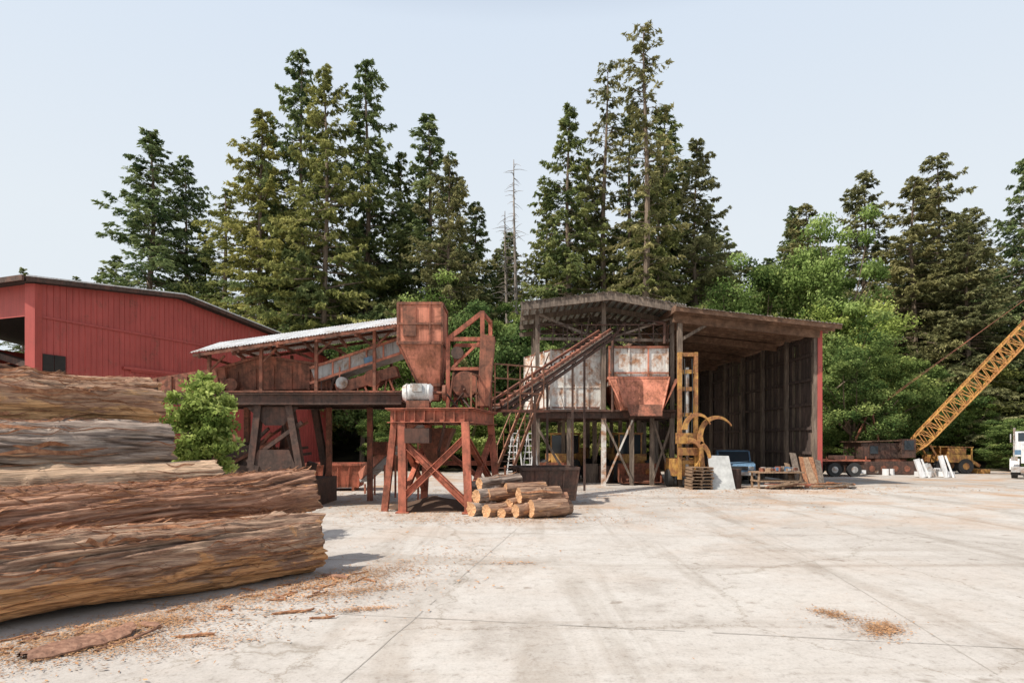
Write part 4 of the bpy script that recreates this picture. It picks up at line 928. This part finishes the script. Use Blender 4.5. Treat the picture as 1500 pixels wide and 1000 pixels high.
def crane():
    mb=MB(); c=V(24.6,41,0)
    for y in(-1.3,1.3):
        n=20; prof=[]
        for i in range(n):
            a=2*math.pi*i/n; prof.append(((1.6 if math.cos(a)>0 else -1.6)+.42*math.cos(a),.45+.42*math.sin(a)))
        vs=[(c.x+px,c.y+y-.28,pz) for px,pz in prof]+[(c.x+px,c.y+y+.28,pz) for px,pz in prof]
        mb.add(vs,[(i,(i+1)%n,n+(i+1)%n,n+i) for i in range(n)]+[tuple(range(n)),tuple(range(n,2*n))[::-1]],1)
        for k in range(5): mb.cyl((c.x-1.5+k*.75,c.y+y-.3,.4),(c.x-1.5+k*.75,c.y+y+.3,.4),.2,None,12,2)
    mb.box((c.x,c.y,.85),(2.0,2.2,.3),2)
    mb.box((c.x-.4,c.y,1.55),(3.0,2.2,1.0),6); mb.box((c.x+.95,c.y-1.0,1.7),(.9,.9,1.2),1); mb.box((c.x+.95,c.y-1.47,1.9),(.6,.03,.6),3)
    for k in range(7): mb.box((c.x-1.8+k*.36,c.y-1.115,1.55),(.03,.03,.95),1)
    mb.box((c.x-1.1,c.y-1.12,1.6),(.5,.04,.5),3)
    mb.beam((c.x-2.1,c.y,2.12),(c.x+1.5,c.y,2.24),2.4,.07,5)
    mb.beam((c.x-.5,c.y-.6,2.2),(c.x-.9,c.y-.6,3.9),.1,.1,2); mb.beam((c.x-.5,c.y+.6,2.2),(c.x-.9,c.y+.6,3.9),.1,.1,2); mb.beam((c.x-1.7,c.y,2.2),(c.x-.9,c.y,3.9),.1,.1,2); mb.beam((c.x-.9,c.y-.7,3.9),(c.x-.9,c.y+.7,3.9),.1,.1,2)
    b0=V(c.x+1.3,c.y-.4,1.1); b1=V(c.x+10.5,c.y-4.5,13.4)
    d=(b1-b0).normalized(); s=d.cross(V(0,0,1)).normalized(); u=s.cross(d); W=.45; L=(b1-b0).length; N=24
    def cp(t,i,k):
        w=W*min(1,.25+t*8); return b0+d*(L*t)+s*(w*i)+u*(w*k)
    for i,k in((-1,-1),(1,-1),(1,1),(-1,1)):
        for q in range(N): mb.beam(cp(q/N,i,k),cp((q+1)/N,i,k),.09,.09,4)
    for q in range(N):
        t0,t1=q/N,(q+1)/N
        for (i0,k0),(i1,k1) in(((-1,-1),(1,-1)),((1,-1),(1,1)),((1,1),(-1,1)),((-1,1),(-1,-1))):
            mb.beam(cp(t0,i0,k0),cp((t0+t1)/2,i1,k1),.05,.05,4); mb.beam(cp((t0+t1)/2,i1,k1),cp(t1,i0,k0),.05,.05,4)
            mb.beam(cp(t0,i0,k0),cp(t0,i1,k1),.04,.04,4)
    mb.beam((c.x-.9,c.y,3.9),cp(1,0,1),.025,.025,2); mb.beam((c.x-.9,c.y+.4,3.9),cp(.98,0,1),.025,.025,2)
    M['boom']=painted('boom_rusty_yellow',(.58,.31,.08),(.4,.18,.06),.5,.65)
    mb.obj('crawler_crane',['yellow','darkrust','rust','glass','boom','beamwood','darkrust'])
crane()
def yellow_loader2():
    mb=MB(); c=V(29.3,41.5,0)
    mb.box((c.x,c.y,1.0),(2.2,1.6,.5),0); mb.box((c.x+.3,c.y,1.45),(1.2,1.3,.5),0); 
    for x in(-.75,.75):
        for y in(-.7,.7): mb.cyl((c.x+x,c.y+y-.15,.5),(c.x+x,c.y+y+.15,.5),.5,None,20,1); mb.cyl((c.x+x,c.y+y-.16,.5),(c.x+x,c.y+y+.16,.5),.22,None,12,0)
    for y in(-.5,.5): mb.beam((c.x+.9,c.y+y,1.1),(c.x+1.9,c.y+y,.5),.14,.2,0); mb.beam((c.x-1.0,c.y+y,1.2),(c.x-1.4,c.y+y,1.9),.1,.12,0)
    mb.beam((c.x-.9,c.y,1.8),(c.x+1.4,c.y,1.75),1.3,.06,0); mb.beam((c.x-.8,c.y-.6,1.2),(c.x-.8,c.y-.6,1.8),.08,.08,0); mb.beam((c.x+1.3,c.y-.6,.9),(c.x+1.3,c.y-.6,1.75),.08,.08,0)
    mb.beam((c.x+2.1,c.y-.8,.15),(c.x+2.1,c.y+.8,.15),.6,.3,0)
    mb.obj('yellow_skidder',['yellow','black'],bev=.01)
yellow_loader2()
wb=MB()
for k,(x,y,h,w) in enumerate([(24.4,36.5,1.1,.3),(25.2,37,.8,.4),(25.9,36.6,1.3,.25)]):
    wb.beam((x,y,.0),(x-.25,y+.2,h),w,.12,k%2,up=(0,1,0)); wb.beam((x+.4,y,.0),(x+.05,y+.2,h),.1,.1,k%2); wb.box((x+.2,y+.3,.2),(.7,.5,.3),k%2,.2*k)
for k in range(12): wb.box((22.3+k*.45+g.random()*.3,39+g.random(),.2),(.4,.35,g.uniform(.15,.5)),g.choice([0,2,3,1,2]),g.random()*3)
wb.obj('scrap_metal_pile',['whitep','greymetal','rust','yellow'])
def semi():
    mb=MB()
    mb.box((1.2,3.0,2.0),(2.1,1.9,1.5),1); mb.box((1.2,1.1,1.4),(1.5,2.2,1.0),1); mb.box((1.2,3.0,1.5),(2.13,1.92,.3),0)
    mb.add([(.5,0,1.92),(1.9,0,1.92),(1.95,2.05,2.1),(.45,2.05,2.1)],[(0,1,2,3)],1)
    mb.box((1.2,-.02,1.4),(1.0,.08,.95),3)
    for k in range(7): mb.box((1.2,-.07,1.0+k*.13),(.95,.03,.03),2)
    mb.box((1.2,-.2,.55),(2.4,.2,.32),3); mb.box((1.2,2.03,2.42),(1.8,.03,.5),4); mb.box((.14,2.8,2.35),(.03,.9,.5),4)
    for x in(.15,2.25):
        mb.cyl((x-.15,1.0,.5),(x+.15,1.0,.5),.5,None,24,2); mb.cyl((x-.16,1.0,.5),(x+.16,1.0,.5),.24,None,16,3)
        N=8
        for k in range(N):
            a0,a1=math.pi*k/N,math.pi*(k+1)/N
            mb.add([(x-.22,1-.62*math.cos(a0),.52+.62*math.sin(a0)),(x+.22,1-.62*math.cos(a0),.52+.62*math.sin(a0)),(x+.22,1-.62*math.cos(a1),.52+.62*math.sin(a1)),(x-.22,1-.62*math.cos(a1),.52+.62*math.sin(a1))],[(0,1,2,3)],1)
        mb.box((x,.12,1.15),(.3,.1,.22),3)
        mb.cyl((x-.05,4.15,1.2),(x-.05,4.15,3.0),.07,None,10,3)
        mb.beam((x-.2 if x<1 else x+.2,2.2,2.1),(x-.2 if x<1 else x+.2,2.2,2.6),.06,.16,3)
        for y in(5.4,6.6): mb.cyl((x-.25,y,.5),(x+.25,y,.5),.5,None,24,2)
    mb.box((1.2,4.2,.85),(.9,5.5,.25),3)
    mb.obj('semi_truck',['blue','whitep','black','greymetal','glass'],mat=Matrix.Translation(V(28.75,35.4,0))@Matrix.Rotation(R(-40),4,'Z'),bev=.02)
semi()

# ------------------------------------------------------------------ light, sky, camera
sd_=V(-.78,-.42,1.12).normalized(); el=math.asin(sd_.z); rot=math.atan2(sd_.x,sd_.y)
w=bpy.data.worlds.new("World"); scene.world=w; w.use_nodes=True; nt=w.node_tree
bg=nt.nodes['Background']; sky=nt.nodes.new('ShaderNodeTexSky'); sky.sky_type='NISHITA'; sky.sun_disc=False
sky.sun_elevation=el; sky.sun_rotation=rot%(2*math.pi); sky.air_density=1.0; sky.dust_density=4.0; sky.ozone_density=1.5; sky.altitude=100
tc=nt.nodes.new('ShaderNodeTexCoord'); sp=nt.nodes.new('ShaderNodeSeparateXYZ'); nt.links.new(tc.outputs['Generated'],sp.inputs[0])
hz=ramp(nt,[(0.0,.93),(.56,.92),(.7,.35),(1,.12)]); nt.links.new(sp.outputs[2],hz.inputs[0])  # haze share drops above the view; unseen zenith darkened to weaken fill light
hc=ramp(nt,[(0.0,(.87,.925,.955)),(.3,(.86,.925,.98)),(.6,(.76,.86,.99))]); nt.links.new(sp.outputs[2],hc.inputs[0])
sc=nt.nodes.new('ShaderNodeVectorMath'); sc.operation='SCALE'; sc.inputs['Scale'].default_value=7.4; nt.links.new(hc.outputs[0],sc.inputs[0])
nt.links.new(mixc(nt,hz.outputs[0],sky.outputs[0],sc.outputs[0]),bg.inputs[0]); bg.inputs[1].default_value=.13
sl_=bpy.data.lights.new('sun','SUN'); sl_.energy=5.0; sl_.angle=R(.5); sl_.color=(1,.93,.83)
so=bpy.data.objects.new('sun',sl_); COL.objects.link(so); so.rotation_euler=sd_.to_track_quat('Z','Y').to_euler(); so.location=(0,0,60)
cam=bpy.data.cameras.new('camera'); co=bpy.data.objects.new('camera',cam); COL.objects.link(co)
co.location=(0,0,2.2); co.rotation_euler=(R(90),0,0); cam.sensor_width=36; cam.lens=21.6; cam.shift_y=.0967; cam.clip_end=3000; cam.clip_start=.1
scene.camera=co
scene.view_settings.view_transform='Standard'; scene.view_settings.look='None'; scene.view_settings.exposure=0
